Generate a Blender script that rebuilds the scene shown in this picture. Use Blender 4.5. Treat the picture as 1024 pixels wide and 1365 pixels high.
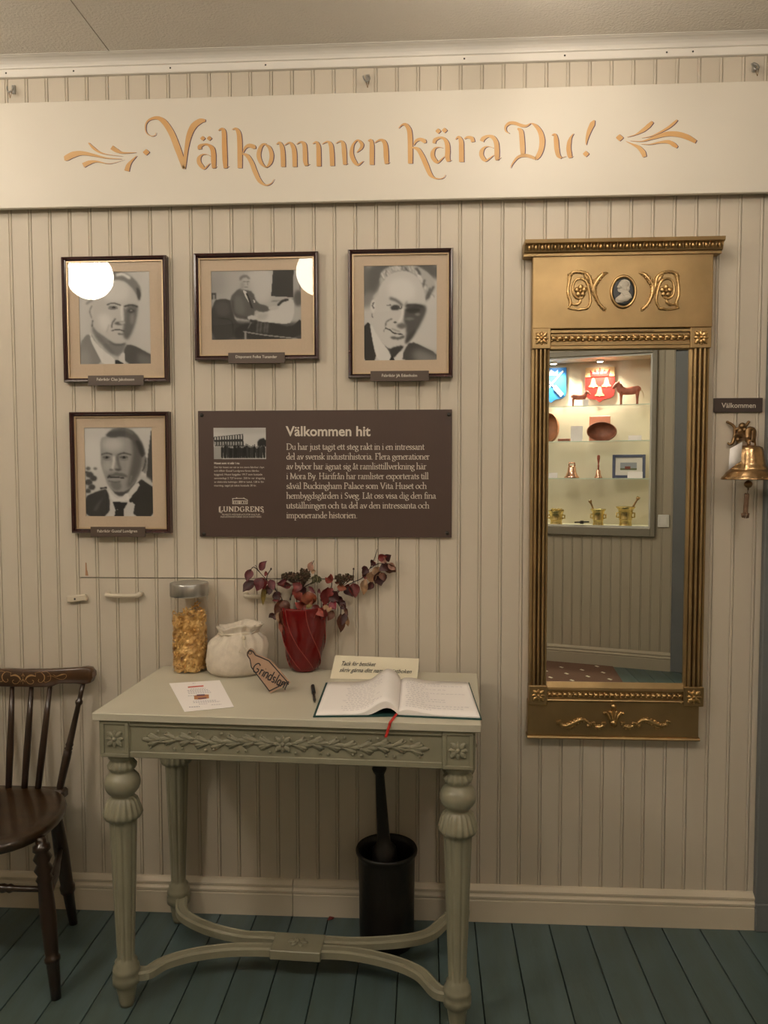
import bpy, math, random
import numpy as np
from mathutils import Vector, Matrix
random.seed(7)
R = math.radians; PI = math.pi
scn = bpy.context.scene; COL = scn.collection
for o in list(bpy.data.objects): bpy.data.objects.remove(o)

# ------------------------------------------------------------------ camera
F = 1025.0; EYE = Vector((0, -2.3, 1.372))
yaw, pit, rol = R(3.2), R(3.1), R(0.1)
fwd = Vector((-math.sin(yaw)*math.cos(pit), math.cos(yaw)*math.cos(pit), -math.sin(pit)))
r0 = fwd.cross(Vector((0, 0, 1))).normalized(); u0 = r0.cross(fwd)
rt = r0*math.cos(rol)-u0*math.sin(rol); up = r0*math.sin(rol)+u0*math.cos(rol)
cd = bpy.data.cameras.new('camera'); cam = bpy.data.objects.new('camera', cd); COL.objects.link(cam)
m = Matrix((rt, up, -fwd)).transposed().to_4x4(); m.translation = EYE; cam.matrix_world = m
cd.sensor_fit = 'VERTICAL'; cd.sensor_height = 36; cd.lens = 36*F/1365; cd.clip_start = .02
scn.camera = cam
# ------------------------------------------------------------------ world, exposure
w = bpy.data.worlds.new('world'); scn.world = w; w.use_nodes = True
w.node_tree.nodes['Background'].inputs[0].default_value = (1, .88, .7, 1)
w.node_tree.nodes['Background'].inputs[1].default_value = .02
vs = scn.view_settings
vs.view_transform = 'Standard'; vs.look = 'None'; vs.gamma = 1; vs.use_curve_mapping = False
vs.exposure = 0.0
LAMPS = [((-1.851, -1.92, 2.44), 58), ((-.583, -1.92, 2.44), 24), ((.70, -1.92, 2.44), 31), ((.33, -.60, 2.44), 43), ((-1.62, -.60, 2.44), 42)]
LAMPCOL = (1, .885, .74)
# ------------------------------------------------------------------ measuring: photo position -> point on a world plane
def ray(px, py): return fwd*F + rt*(px-512) - up*(py-682.5)
def W(px, py, Y=0.0):
    d = ray(px, py); return EYE + d*((Y-EYE.y)/d.y)
def G(px, py, Z=0.0):
    d = ray(px, py); return EYE + d*((Z-EYE.z)/d.z)
def depth(p): return (Vector(p)-EYE).dot(fwd)/F        # metres per pixel there

# ------------------------------------------------------------------ materials
MATS = {}
def mat(name, col, rough=.5, metal=0., noise=0., nscale=20., bump=0., bscale=60., col2=None, emit=0., spec=.5, coat=0.,
        stretch=(1, 1, 1), rnd=0., detail=4., sss=0):
    if name in MATS: return MATS[name]
    m = bpy.data.materials.new(name); m.use_nodes = True; nt = m.node_tree; b = nt.nodes['Principled BSDF']
    b.inputs['Base Color'].default_value = (*col, 1); b.inputs['Roughness'].default_value = rough
    b.inputs['Metallic'].default_value = metal; b.inputs['Specular IOR Level'].default_value = spec
    b.inputs['Coat Weight'].default_value = coat; b.inputs['Coat Roughness'].default_value = .12
    L = nt.links
    last = None
    if noise or bump or col2:
        tc = nt.nodes.new('ShaderNodeTexCoord'); mp = nt.nodes.new('ShaderNodeMapping'); mp.inputs['Scale'].default_value = stretch
        L.new(tc.outputs['Object'], mp.inputs[0])
    if noise or col2:
        n = nt.nodes.new('ShaderNodeTexNoise'); n.inputs['Scale'].default_value = nscale; n.inputs['Detail'].default_value = detail
        L.new(mp.outputs[0], n.inputs['Vector'])
        cr = nt.nodes.new('ShaderNodeValToRGB'); L.new(n.outputs['Fac'], cr.inputs[0])
        c2 = col2 or tuple(c*(1-noise) for c in col)
        cr.color_ramp.elements[0].position = .35; cr.color_ramp.elements[1].position = .65
        cr.color_ramp.elements[0].color = (*c2, 1); cr.color_ramp.elements[1].color = (*col, 1)
        last = cr.outputs[0]
    if rnd:
        oi = nt.nodes.new('ShaderNodeObjectInfo'); mr = nt.nodes.new('ShaderNodeMapRange')
        L.new(oi.outputs['Random'], mr.inputs[0]); mr.inputs[3].default_value = 1-rnd; mr.inputs[4].default_value = 1+rnd*.3
        hs = nt.nodes.new('ShaderNodeHueSaturation'); L.new(mr.outputs[0], hs.inputs['Value'])
        if last: L.new(last, hs.inputs['Color'])
        else: hs.inputs['Color'].default_value = (*col, 1)
        last = hs.outputs[0]
    if last: L.new(last, b.inputs['Base Color'])
    if bump:
        n2 = nt.nodes.new('ShaderNodeTexNoise'); n2.inputs['Scale'].default_value = bscale; n2.inputs['Detail'].default_value = 3
        L.new(mp.outputs[0], n2.inputs['Vector'])
        bp = nt.nodes.new('ShaderNodeBump'); bp.inputs['Strength'].default_value = bump; bp.inputs['Distance'].default_value = .004
        L.new(n2.outputs['Fac'], bp.inputs['Height']); L.new(bp.outputs[0], b.inputs['Normal'])
    if emit:
        b.inputs['Emission Color'].default_value = (*col, 1); b.inputs['Emission Strength'].default_value = emit
    MATS[name] = m; return m
def glassmat(name='clear_glass', tint=(1, 1, 1), ior=1.5, refl=1.0):
    m = bpy.data.materials.new(name); m.use_nodes = True; nt = m.node_tree; nt.nodes.remove(nt.nodes['Principled BSDF'])
    out = nt.nodes['Material Output']; fr = nt.nodes.new('ShaderNodeFresnel')
    ge = nt.nodes.new('ShaderNodeNewGeometry'); mr = nt.nodes.new('ShaderNodeMapRange'); mr.inputs[3].default_value = ior; mr.inputs[4].default_value = 1/ior
    nt.links.new(ge.outputs['Backfacing'], mr.inputs[0]); nt.links.new(mr.outputs[0], fr.inputs[0])
    t = nt.nodes.new('ShaderNodeBsdfTransparent'); t.inputs[0].default_value = (*tint, 1)
    g = nt.nodes.new('ShaderNodeBsdfGlossy'); g.inputs['Roughness'].default_value = 0.0; g.inputs[0].default_value = (refl, refl, refl, 1)
    x = nt.nodes.new('ShaderNodeMixShader'); L = nt.links
    L.new(fr.outputs[0], x.inputs[0]); L.new(t.outputs[0], x.inputs[1]); L.new(g.outputs[0], x.inputs[2]); L.new(x.outputs[0], out.inputs[0])
    MATS[name] = m; return m
def vcmat(name, rough=.6, gain=1.0):
    m = bpy.data.materials.new(name); m.use_nodes = True; nt = m.node_tree; b = nt.nodes['Principled BSDF']
    a = nt.nodes.new('ShaderNodeAttribute'); a.attribute_name = 'ink'; nt.links.new(a.outputs['Color'], b.inputs['Base Color'])
    b.inputs['Roughness'].default_value = rough; b.inputs['Specular IOR Level'].default_value = .2; return m

cream = mat('wall_paint', (.63, .565, .465), .55, noise=.04, nscale=3, rnd=.035, bump=.06, bscale=25, stretch=(1, 1, .3))
cream_trim = mat('trim_paint', (.64, .57, .45), .45, noise=.05, nscale=6, bump=.08, bscale=30)
cream_dim = mat('opposite_wall_dimmed', (.44, .385, .29), .6, noise=.04, nscale=3, rnd=.035, stretch=(1, 1, .3))  # cream darkened in the colour itself to stand in for weaker light on this wall
white_trim = mat('cornice_paint', (.80, .76, .70), .45)
ceil_m = mat('ceiling_paint', (.80, .75, .68), .8, noise=.04, nscale=4, bump=.7, bscale=130)
banner_m = mat('banner_paint', (.74, .69, .60), .5, noise=.02, nscale=4)
grey_door = mat('grey_blue_paint', (.17, .18, .185), .5, noise=.06, nscale=5)
back_m = mat('batten_dark', (.03, .025, .02), .9)
floor_m = mat('floor_paint', (.085, .13, .135), .38, col2=(.068, .098, .082), nscale=5, rnd=.10, bump=.08, bscale=40, stretch=(3, .6, 1))
table_m = mat('table_paint', (.29, .275, .195), .34, noise=.12, nscale=14, bump=.05, bscale=30)
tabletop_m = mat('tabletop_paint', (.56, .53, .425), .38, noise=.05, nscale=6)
gold = mat('gilt', (.44, .31, .155), .46, metal=1, noise=.22, nscale=9, bump=.22, bscale=14)
gold_hi = mat('gilt_bright', (.66, .44, .20), .30, metal=1, noise=.3, nscale=40, bump=.15, bscale=60)
brass = mat('brass', (.60, .39, .20), .26, metal=1, noise=.4, nscale=45, bump=.3, bscale=50)
ybrass = mat('yellow_brass', (.85, .68, .30), .25, metal=1, noise=.2, nscale=30)
brass_dk = mat('aged_brass', (.35, .22, .11), .35, metal=1, noise=.4, nscale=60)
copper = mat('copper_brass', (.85, .5, .36), .2, metal=1)
steel = mat('brushed_steel', (.55, .55, .54), .3, metal=1, noise=.3, nscale=40, stretch=(1, 1, .05))
dsteel = mat('dark_screw', (.05, .045, .04), .4, metal=.6)
mahog = mat('mahogany_lacquer', (.045, .010, .010), .22, noise=.4, nscale=12, coat=.5)
fillet_m = mat('gold_fillet', (.55, .42, .26), .35, metal=.5)
matboard = mat('mat_board', (.57, .455, .335), .85, noise=.04, nscale=200)
plate_m = mat('plate_brown', (.090, .064, .050), .45)
plate_dk = mat('plate_dark_brown', (.06, .042, .038), .4)
info_m = mat('info_panel_brown', (.080, .050, .041), .42, noise=.04, nscale=3)
ink_w = mat('print_white', (.66, .60, .52), .6)
ochre = mat('ochre_paint', (.66, .36, .13), .55, col2=(.70, .44, .20), nscale=9)
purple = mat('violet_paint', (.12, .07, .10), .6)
choc = mat('dark_walnut', (.034, .015, .007), .3, noise=.5, nscale=16, stretch=(1, 1, .2), coat=.4)
walnut = mat('walnut_varnish', (.042, .019, .006), .34, noise=.45, nscale=18, stretch=(.3, 2, 1), coat=.5)
stencil = mat('stencil_gold', (.45, .28, .12), .5)
churn_m = mat('black_cast_iron', (.009, .0065, .005), .42, noise=.4, nscale=20, bump=.3, bscale=40)
linen = mat('linen', (.70, .63, .53), .9, noise=.10, nscale=60, bump=.4, bscale=500)
cordm = mat('cotton_cord', (.62, .55, .43), .9)
tagm = mat('tag_card', (.42, .27, .18), .7, noise=.08, nscale=30)
blackink = mat('black_ink', (.012, .011, .012), .5)
paper = mat('paper', (.93, .89, .87), .7)
paper_cream = mat('cream_card', (.74, .68, .52), .7)
greyink = mat('pencil_ink', (.34, .32, .40), .7)
redink = mat('red_ink', (.6, .08, .05), .6)
ribbon_m = mat('red_ribbon', (.55, .03, .02), .5)
cover_m = mat('dark_green_cloth', (.01, .055, .05), .6)
vase_m = mat('red_glaze', (.15, .003, .004), .16, noise=.2, nscale=12, coat=.25, spec=.35)
ridge_m = mat('thin_red_glaze', (.34, .05, .04), .2, coat=.3)
vase_in = mat('vase_inside', (.05, .004, .005), .5)
shav = mat('gold_shavings', (.90, .62, .25), .32, metal=.35, col2=(.52, .28, .07), nscale=60)
stem_m = mat('dark_twig', (.035, .016, .012), .7)
umb_m = mat('dried_umbel', (.11, .055, .035), .8, col2=(.055, .045, .022), nscale=90)
umb_g = mat('green_umbel', (.11, .10, .05), .8)
white_m = mat('white_plastic', (.78, .76, .7), .4)
glass = glassmat()
glass_shelf = glassmat('shelf_glass', (.975, .99, .98), 1.25)
case_glass = glassmat('coated_glass', (1, 1, 1), 1.15)
mirror_m = mat('silvered_glass', (.86, .88, .86), 0.0, metal=1)
lamp_m = mat('lamp_globe', LAMPCOL, .3, emit=1)
printm = vcmat('photo_ink', .5)

# ------------------------------------------------------------------ mesh builder
WM = {}
class MB:
    def __init__(s): s.v = []; s.f = []; s.sm = []; s.mi = []; s.M = None; s.k = 0
    def vert(s, p):
        p = Vector(p)
        if s.M is not None: p = s.M @ p
        s.v.append(p); return len(s.v)-1
    def face(s, ids, sm=False): s.f.append(tuple(ids)); s.sm.append(sm); s.mi.append(s.k)
    def box(s, x0, x1, y0, y1, z0, z1, bev=0.0):
        if x0 > x1: x0, x1 = x1, x0
        if y0 > y1: y0, y1 = y1, y0
        if z0 > z1: z0, z1 = z1, z0
        if bev <= 0:
            i = [s.vert(p) for p in ((x0,y0,z0),(x1,y0,z0),(x1,y1,z0),(x0,y1,z0),(x0,y0,z1),(x1,y0,z1),(x1,y1,z1),(x0,y1,z1))]
            for q in ((3,2,1,0),(4,5,6,7),(0,1,5,4),(1,2,6,5),(2,3,7,6),(3,0,4,7)): s.face([i[a] for a in q])
            return s
        b = min(bev, (x1-x0)/2.01, (y1-y0)/2.01, (z1-z0)/2.01)
        # chamfered box: 24 verts
        xs, ys, zs = (x0, x1), (y0, y1), (z0, z1); ix = {}
        for a in (0, 1):
            for c in (0, 1):
                for e in (0, 1):
                    sx, sy, sz = (1-2*a)*b, (1-2*c)*b, (1-2*e)*b
                    X, Y, Z = xs[a], ys[c], zs[e]
                    ix[a,c,e,0] = s.vert((X, Y+sy, Z+sz)); ix[a,c,e,1] = s.vert((X+sx, Y, Z+sz)); ix[a,c,e,2] = s.vert((X+sx, Y+sy, Z))
        g = lambda a, c, e, k: ix[a, c, e, k]
        s.face([g(0,0,0,0),g(0,0,1,0),g(0,1,1,0),g(0,1,0,0)]); s.face([g(1,0,0,0),g(1,1,0,0),g(1,1,1,0),g(1,0,1,0)])
        s.face([g(0,0,0,1),g(1,0,0,1),g(1,0,1,1),g(0,0,1,1)]); s.face([g(0,1,0,1),g(0,1,1,1),g(1,1,1,1),g(1,1,0,1)])
        s.face([g(0,0,0,2),g(0,1,0,2),g(1,1,0,2),g(1,0,0,2)]); s.face([g(0,0,1,2),g(1,0,1,2),g(1,1,1,2),g(0,1,1,2)])
        for c in (0, 1):
            for e in (0, 1): s.face([g(0,c,e,1),g(1,c,e,1),g(1,c,e,2),g(0,c,e,2)])
        for a in (0, 1):
            for e in (0, 1): s.face([g(a,0,e,0),g(a,1,e,0),g(a,1,e,2),g(a,0,e,2)])
            for c in (0, 1): s.face([g(a,c,0,0),g(a,c,1,0),g(a,c,1,1),g(a,c,0,1)])
            for c in (0, 1):
                for e in (0, 1): s.face([g(a,c,e,0),g(a,c,e,1),g(a,c,e,2)])
        return s
    def rings(s, rings, closed=True, cap=True, sm=True, loop=False):
        ids = [[s.vert(p) for p in r] for r in rings]; n = len(ids[0]); m_ = len(ids)
        for a in range(m_ if loop else m_-1):
            A, B = ids[a], ids[(a+1) % m_]
            for j in range(n if closed else n-1):
                k = (j+1) % n; s.face((A[j], A[k], B[k], B[j]), sm)
        if cap and closed and not loop: s.face(list(reversed(ids[0]))); s.face(ids[-1])
        return s
    def lathe(s, prof, c=(0, 0, 0), n=24, mod=None, axis=None, cap=True, sy=1.0, sx=1.0):
        """prof: (r, z) bottom to top; mod(angle, z, r) -> r"""
        rr = []
        for (r, z) in prof:
            ring = []
            for j in range(n):
                a = 2*PI*j/n; q = mod(a, z, r) if mod else r
                p = Vector((q*math.cos(a)*sx, q*math.sin(a)*sy, z))
                if axis is not None: p = axis @ p
                ring.append(p+Vector(c))
            rr.append(ring)
        return s.rings(rr, cap=cap)
    def ball(s, c, r, n=8, m_=5, sc=(1, 1, 1), rot=None):
        rr = []
        for i in range(1, m_):
            t = -PI/2+PI*i/m_
            ring = []
            for j in range(n):
                a = 2*PI*j/n
                p = Vector((math.cos(t)*math.cos(a)*r*sc[0], math.cos(t)*math.sin(a)*r*sc[1], math.sin(t)*r*sc[2]))
                if rot is not None: p = rot @ p
                ring.append(p+Vector(c))
            rr.append(ring)
        ids = [[s.vert(p) for p in q] for q in rr]
        e0 = Vector((0, 0, -r*sc[2])); e1 = Vector((0, 0, r*sc[2]))
        if rot is not None: e0 = rot @ e0; e1 = rot @ e1
        a0 = s.vert(e0+Vector(c)); a1 = s.vert(e1+Vector(c))
        for i in range(len(ids)-1):
            for j in range(n):
                k = (j+1) % n; s.face((ids[i][j], ids[i][k], ids[i+1][k], ids[i+1][j]), True)
        for j in range(n):
            k = (j+1) % n; s.face((a0, ids[0][k], ids[0][j]), True); s.face((a1, ids[-1][j], ids[-1][k]), True)
        return s
    def tube(s, pts, rad, n=8, flat=1.0, upv=(0, -1, 0), loop=False, smooth=0):
        """pts list of 3d; rad number or list; flat squashes along upv"""
        P = [Vector(p) for p in pts]
        rads = list(rad) if hasattr(rad, '__len__') else [rad]*len(P)
        if smooth: P, rads = spline(P, rads, smooth)
        m_ = len(P); rr = []
        U = Vector(upv).normalized()
        for i in range(m_):
            a = P[(i-1) % m_] if loop else P[max(i-1, 0)]; b = P[(i+1) % m_] if loop else P[min(i+1, m_-1)]
            t = (b-a).normalized() if (b-a).length > 1e-9 else Vector((0, 0, 1))
            x = U.cross(t)
            if x.length < .15: x = Vector((1, .1, 0)).cross(t)
            x.normalize(); y = t.cross(x).normalized()
            rr.append([P[i]+x*math.cos(2*PI*j/n)*rads[i]+y*math.sin(2*PI*j/n)*rads[i]*flat for j in range(n)])
        return s.rings(rr, loop=loop)
    def sweep(s, pts, sec, upv=(0, 0, 1), loop=False, smooth=0, sm=False, miter=False, cap=True):
        """sec: list of (side, up) offsets"""
        P = [Vector(p) for p in pts]
        if smooth: P, _ = spline(P, [1]*len(P), smooth)
        m_ = len(P); U = Vector(upv).normalized(); rr = []
        for i in range(m_):
            a = P[(i-1) % m_] if loop else P[max(i-1, 0)]; b = P[(i+1) % m_] if loop else P[min(i+1, m_-1)]
            t1 = (P[i]-a).normalized() if (P[i]-a).length > 1e-9 else None
            t2 = (b-P[i]).normalized() if (b-P[i]).length > 1e-9 else None
            t = (t1 or t2) if not (t1 and t2) else (t1+t2).normalized()
            x = t.cross(U).normalized(); k = 1.0
            if miter and t1 and t2: k = 1/max(.3, math.cos(t1.angle(t2)/2))
            rr.append([P[i]+x*q[0]*k+U*q[1] for q in sec])
        return s.rings(rr, loop=loop, sm=sm, cap=cap)
    def prism(s, poly, a, b, axis='y', sm=False):
        """poly of (u,v); extruded from a to b along axis"""
        def P(u, v, t): return {'y': (u, t, v), 'z': (u, v, t), 'x': (t, u, v)}[axis]
        A = [s.vert(P(u, v, a)) for u, v in poly]; B = [s.vert(P(u, v, b)) for u, v in poly]; n = len(poly)
        s.face(A); s.face(list(reversed(B)))
        for j in range(n): k = (j+1) % n; s.face((A[k], A[j], B[j], B[k]), sm)
        return s
    def quad(s, a, b, c, d, sm=False): s.face([s.vert(a), s.vert(b), s.vert(c), s.vert(d)], sm); return s
    def build(s, name, mats, parent=None, local=False, kind=None, fix=True):
        me = bpy.data.meshes.new(name)
        V = s.v
        if parent is not None and not local:
            inv = WM[parent].inverted(); V = [inv @ p for p in V]
        me.from_pydata([tuple(p) for p in V], [], s.f)
        me.polygons.foreach_set('use_smooth', s.sm)
        if isinstance(mats, (list, tuple)):
            for q in mats: me.materials.append(q)
            me.polygons.foreach_set('material_index', s.mi)
        else: me.materials.append(mats)
        if fix:
            import bmesh
            bm = bmesh.new(); bm.from_mesh(me); bmesh.ops.recalc_face_normals(bm, faces=bm.faces); bm.to_mesh(me); bm.free()
        me.update()
        o = bpy.data.objects.new(name, me); COL.objects.link(o)
        if parent is not None: o.parent = parent; WM[o] = WM[parent].copy()
        else: WM[o] = Matrix.Identity(4)
        if kind: o['kind'] = kind
        return o
def spline(P, rads, k):
    P = [Vector(p) for p in P]; n = len(P); out = []; ro = []
    for i in range(n-1):
        p0 = P[max(i-1, 0)]; p1 = P[i]; p2 = P[i+1]; p3 = P[min(i+2, n-1)]
        for j in range(k):
            t = j/k
            out.append(.5*((2*p1)+(p2-p0)*t+(2*p0-5*p1+4*p2-p3)*t*t+(3*p1-p0-3*p2+p3)*t*t*t))
            ro.append(rads[i]*(1-t)+rads[i+1]*t)
    out.append(P[-1]); ro.append(rads[-1]); return out, ro
def thing(name, label, cat, loc=(0, 0, 0), rz=0, group=None):
    o = bpy.data.objects.new(name, None); COL.objects.link(o); o.location = loc; o.rotation_euler = (0, 0, rz)
    o.empty_display_size = .05
    o['label'] = label; o['category'] = cat
    if group: o['group'] = group
    WM[o] = Matrix.Translation(Vector(loc)) @ Matrix.Rotation(rz, 4, 'Z'); return o
def tag(o, label, cat, group=None):
    o['label'] = label; o['category'] = cat
    if group: o['group'] = group
    return o
def struct(o): o['kind'] = 'structure'; return o
def recenter(o):
    """give a lone mesh an origin at its base"""
    vs_ = [v.co for v in o.data.vertices]
    c = Vector(((min(v.x for v in vs_)+max(v.x for v in vs_))/2, (min(v.y for v in vs_)+max(v.y for v in vs_))/2, min(v.z for v in vs_)))
    o.data.transform(Matrix.Translation(-c)); o.location = c; WM[o] = Matrix.Translation(c); return o
def inst(o, name, loc, parent, rot=None):
    c = bpy.data.objects.new(name, o.data); COL.objects.link(c); c.parent = parent; c.location = loc
    if rot: c.rotation_euler = rot
    WM[c] = WM[parent] @ Matrix.Translation(Vector(loc)); return c

# ------------------------------------------------------------------ writing
def text_mesh(s, bold=0.0, shear=0.0, space=1.0):
    cu = bpy.data.curves.new('lettering', 'FONT'); cu.body = s; cu.size = 1; cu.offset = bold; cu.shear = shear
    cu.space_character = space; cu.resolution_u = 3; cu.fill_mode = 'FRONT'
    t = bpy.data.objects.new('tmp', cu); COL.objects.link(t)
    dg = bpy.context.evaluated_depsgraph_get(); me = bpy.data.meshes.new_from_object(t.evaluated_get(dg))
    bpy.data.objects.remove(t); bpy.data.curves.remove(cu); return me
def wall_text(s, p0, p1, Y, mt, parent, bold=0.0, shear=0.0, name='lettering', hs=None, space=1.0):
    """text whose ink runs from photo point p0 (left end of baseline) to p1 (right end), on plane y=Y"""
    me = text_mesh(s, bold, shear, space); a = W(*p0, Y); b = W(*p1, Y)
    xs = [v.co.x for v in me.vertices]; x0, x1 = min(xs), max(xs); k = (b.x-a.x)/(x1-x0)
    ky = hs if hs else k; sl = (b.z-a.z)/(b.x-a.x); inv = WM[parent].inverted()
    for v in me.vertices:
        x = (v.co.x-x0)*k; v.co = inv @ Vector((a.x+x, Y, a.z+v.co.y*ky+x*sl))
    me.materials.append(mt); o = bpy.data.objects.new(name, me); COL.objects.link(o); o.parent = parent; WM[o] = WM[parent].copy(); return o
def ribbon(mb, pts, f, k=6):
    """a flat painted stroke: pts (x, y, width) mapped by f to 3d points"""
    P = [Vector((p[0], p[1], 0)) for p in pts]; P, r = spline(P, [p[2] for p in pts], k)
    prev = None
    for i in range(len(P)):
        a = P[max(i-1, 0)]; b = P[min(i+1, len(P)-1)]; t = (b-a).normalized(); nn = Vector((-t.y, t.x, 0))*r[i]/2
        q = (mb.vert(f(P[i].x+nn.x, P[i].y+nn.y)), mb.vert(f(P[i].x-nn.x, P[i].y-nn.y)))
        if prev: mb.face((prev[0], prev[1], q[1], q[0]))
        prev = q

# ------------------------------------------------------------------ room shell
ZC = 2.585; XL, XR = -3.1, 2.3
# back wall: backing slab + tongued boards with a bead
wb = struct(MB().box(XL, XR, .0125, .06, 0, ZC).build('wall_back', back_m))
PW = .06156; X0 = -1.193
def board_mesh(z0, z1, pw=PW):
    mb = MB(); a = pw*.845
    prof = [(0, .0045), (.0014, 0), (a, 0), (a+.0013, .0026), (a+.0026, 0), (a+(pw-a)*.5+.0006, -.0012), (pw-.0012, 0), (pw, .0045), (pw, .012), (0, .012)]
    mb.prism(prof, z0, z1, 'z'); return mb
HX0, HX1, HZ = 2, 15, W(200, 770.5).z
b_full = board_mesh(0.0, ZC).build('board', cream, wb)
b_up = board_mesh(HZ+.0015, ZC).build('board', cream, wb)
hatch = struct(MB().box(X0+HX0*PW+.002, X0+HX1*PW-.002, .0121, .0124, .05, HZ-.002).build('door_1', back_m))
b_lo = board_mesh(0.04, HZ-.0015).build('board', cream, hatch)
used = set()
k0 = int((XL-X0)/PW)-0
for k in range(k0, 36+22):
    x = X0+k*PW
    if x+PW > XR: break
    if k < -8 or x > 1.3:      # beyond the frame too: same boards, simply not split at the hatch
        pass
    if HX0 <= k < HX1:
        for src, par, key in ((b_up, wb, 'u'), (b_lo, hatch, 'l')):
            if key in used: inst(src, 'board', (x, 0, 0), par)
            else: src.location = (x, 0, 0); used.add(key)
    else:
        if 'f' in used: inst(b_full, 'board', (x, 0, 0), wb)
        else: b_full.location = (x, 0, 0); used.add('f')
# opposite wall (seen in the mirror), turned by 18 degrees
T2 = R(18); OW = Vector((1.66, -3.03, 0)); RX = Vector((math.cos(T2), math.sin(T2), 0)); RN = Vector((-math.sin(T2), math.cos(T2), 0))
OM = Matrix.Translation(OW) @ Matrix.Rotation(T2, 4, 'Z')       # local x: towards the right end, y: into the room, z up
YM = -.022                                                       # mirror glass plane
def Mi(px, py, d=0.0):
    """photo point inside the mirror -> (x, z) on the plane y=d of the opposite wall's frame"""
    dr = ray(px, py); dr = Vector((dr.x, -dr.y, dr.z)); o = Vector((EYE.x, 2*YM-EYE.y, EYE.z))
    p0 = OW+RN*d; t = (p0-o).dot(RN)/dr.dot(RN); q = OM.inverted() @ (o+dr*t); return q.x, q.z
def Mz(px, py, z):
    dr = ray(px, py); o = Vector((EYE.x, 2*YM-EYE.y, EYE.z)); dr = Vector((dr.x, -dr.y, dr.z)); t = (z-o.z)/dr.z; q = OM.inverted() @ (o+dr*t); return q.x, q.y
cxR = Mi(868.5, 600, 0)[0]; czT = Mi(820, 473, 0)[1]; czB = Mi(820, 703, 0)[1]
fxR = Mi(875, 600, 0)[0]; fzB = Mi(820, 714, 0)[1]; fzT = Mi(820, 466, 0)[1]
cxL = cxR-1.35; fxL = cxL-(fxR-cxR)
PO = .066
wf = thing('wall_front', '', '', OW, T2); del wf['label']; del wf['category']; struct(wf)
def opp_board(z0, z1):
    mb = board_mesh(z0, z1, PO)
    for v in mb.v: v.y = -v.y
    return mb
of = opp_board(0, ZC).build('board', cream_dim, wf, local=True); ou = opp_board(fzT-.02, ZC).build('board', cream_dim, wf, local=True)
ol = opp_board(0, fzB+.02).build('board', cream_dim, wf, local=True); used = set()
for k in range(1, 70):
    x = -k*PO
    inside = x+PO > cxL+.02 and x < cxR-.02
    for src, key in (((ou, 'u'), (ol, 'l')) if inside else ((of, 'f'),)):
        if key in used: inst(src, 'board', (x, 0, 0), wf)
        else: src.location = (x, 0, 0); used.add(key)
# hull behind the opposite wall
MB0 = MB(); MB0.box(-4.7, 0, -.45, -.40, 0, ZC); MB0.build('wall_front_core', back_m, wf, local=True)['kind'] = 'structure'
struct(MB().box(XL-.05, XL, -5, .06, 0, ZC).build('wall_left', cream_trim))
struct(MB().box(XR, XR+.05, -5, .06, 0, ZC).build('wall_right', cream_trim))
# ceiling in two sheets with a seam
sx = -.92
c = struct(MB().box(sx+.0015, XR, -5, .012, ZC, ZC+.02).build('ceiling', ceil_m))
MB().box(XL, sx-.0015, -5, .012, ZC, ZC+.02).build('ceiling_sheet', ceil_m, c)
# floor boards
fl = struct(MB().box(XL, XR, -5, .06, -.04, -.022).build('floor', back_m))
FP = .1118; fb = None
for k in range(-28, 21):
    x = .0345+k*FP
    if x < XL-.05 or x+FP > XR+.05: continue
    if fb is None:
        fb = MB().box(.0012, FP-.0014, -5, .0, -.022, 0, .0015).build('floorboard', floor_m, fl); fb.location = (x, 0, 0)
    else: inst(fb, 'floorboard', (x, 0, 0), fl)
# cornice
cp = [(0, 2.541), (-.012, 2.541), (-.0135, 2.5435), (-.0135, 2.560), (-.011, 2.5618), (-.011, 2.5632), (-.0165, 2.5645), (-.018, 2.568),
      (-.022, 2.5735), (-.029, 2.5785), (-.037, 2.5815), (-.047, 2.5828), (-.0485, 2.5835), (-.0505, 2.5838), (-.054, 2.5838), (-.055, 2.585), (0, 2.585)]
co = struct(MB().prism(cp, XL, XR, 'x').build('trim_1', white_trim))
for px in (8, 98, 227, 354, 619, 753, 889, 924):
    p = W(px, 102.5-px*.0325-5, -.0135); MB().ball((p.x, -.0137, 2.553), .0028, 6, 4, (1, .5, 1)).build('screw', dsteel, co)
# baseboard
bp = [(0, 0), (-.020, 0), (-.020, .066), (-.0175, .070), (-.0215, .0735), (-.0215, .080), (-.0165, .0845), (-.0145, .088), (-.0175, .091), (-.0175, .0975), (-.011, .103), (-.006, .107), (0, .109)]
XB = .977
s1 = struct(MB().prism(bp, W(390, 1190, -.02).x+.0008, XB, 'x').build('baseboard_back', cream_trim))
MB().prism(bp, XL, W(390, 1190, -.02).x-.0008, 'x').build('baseboard_length', cream_trim, s1)
bo = MB(); bo.M = OM; bo.prism([(-y*1.1, z*1.15) for y, z in bp], -4.6, -.0, 'x'); struct(bo.build('baseboard_front', cream_dim))
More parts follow.
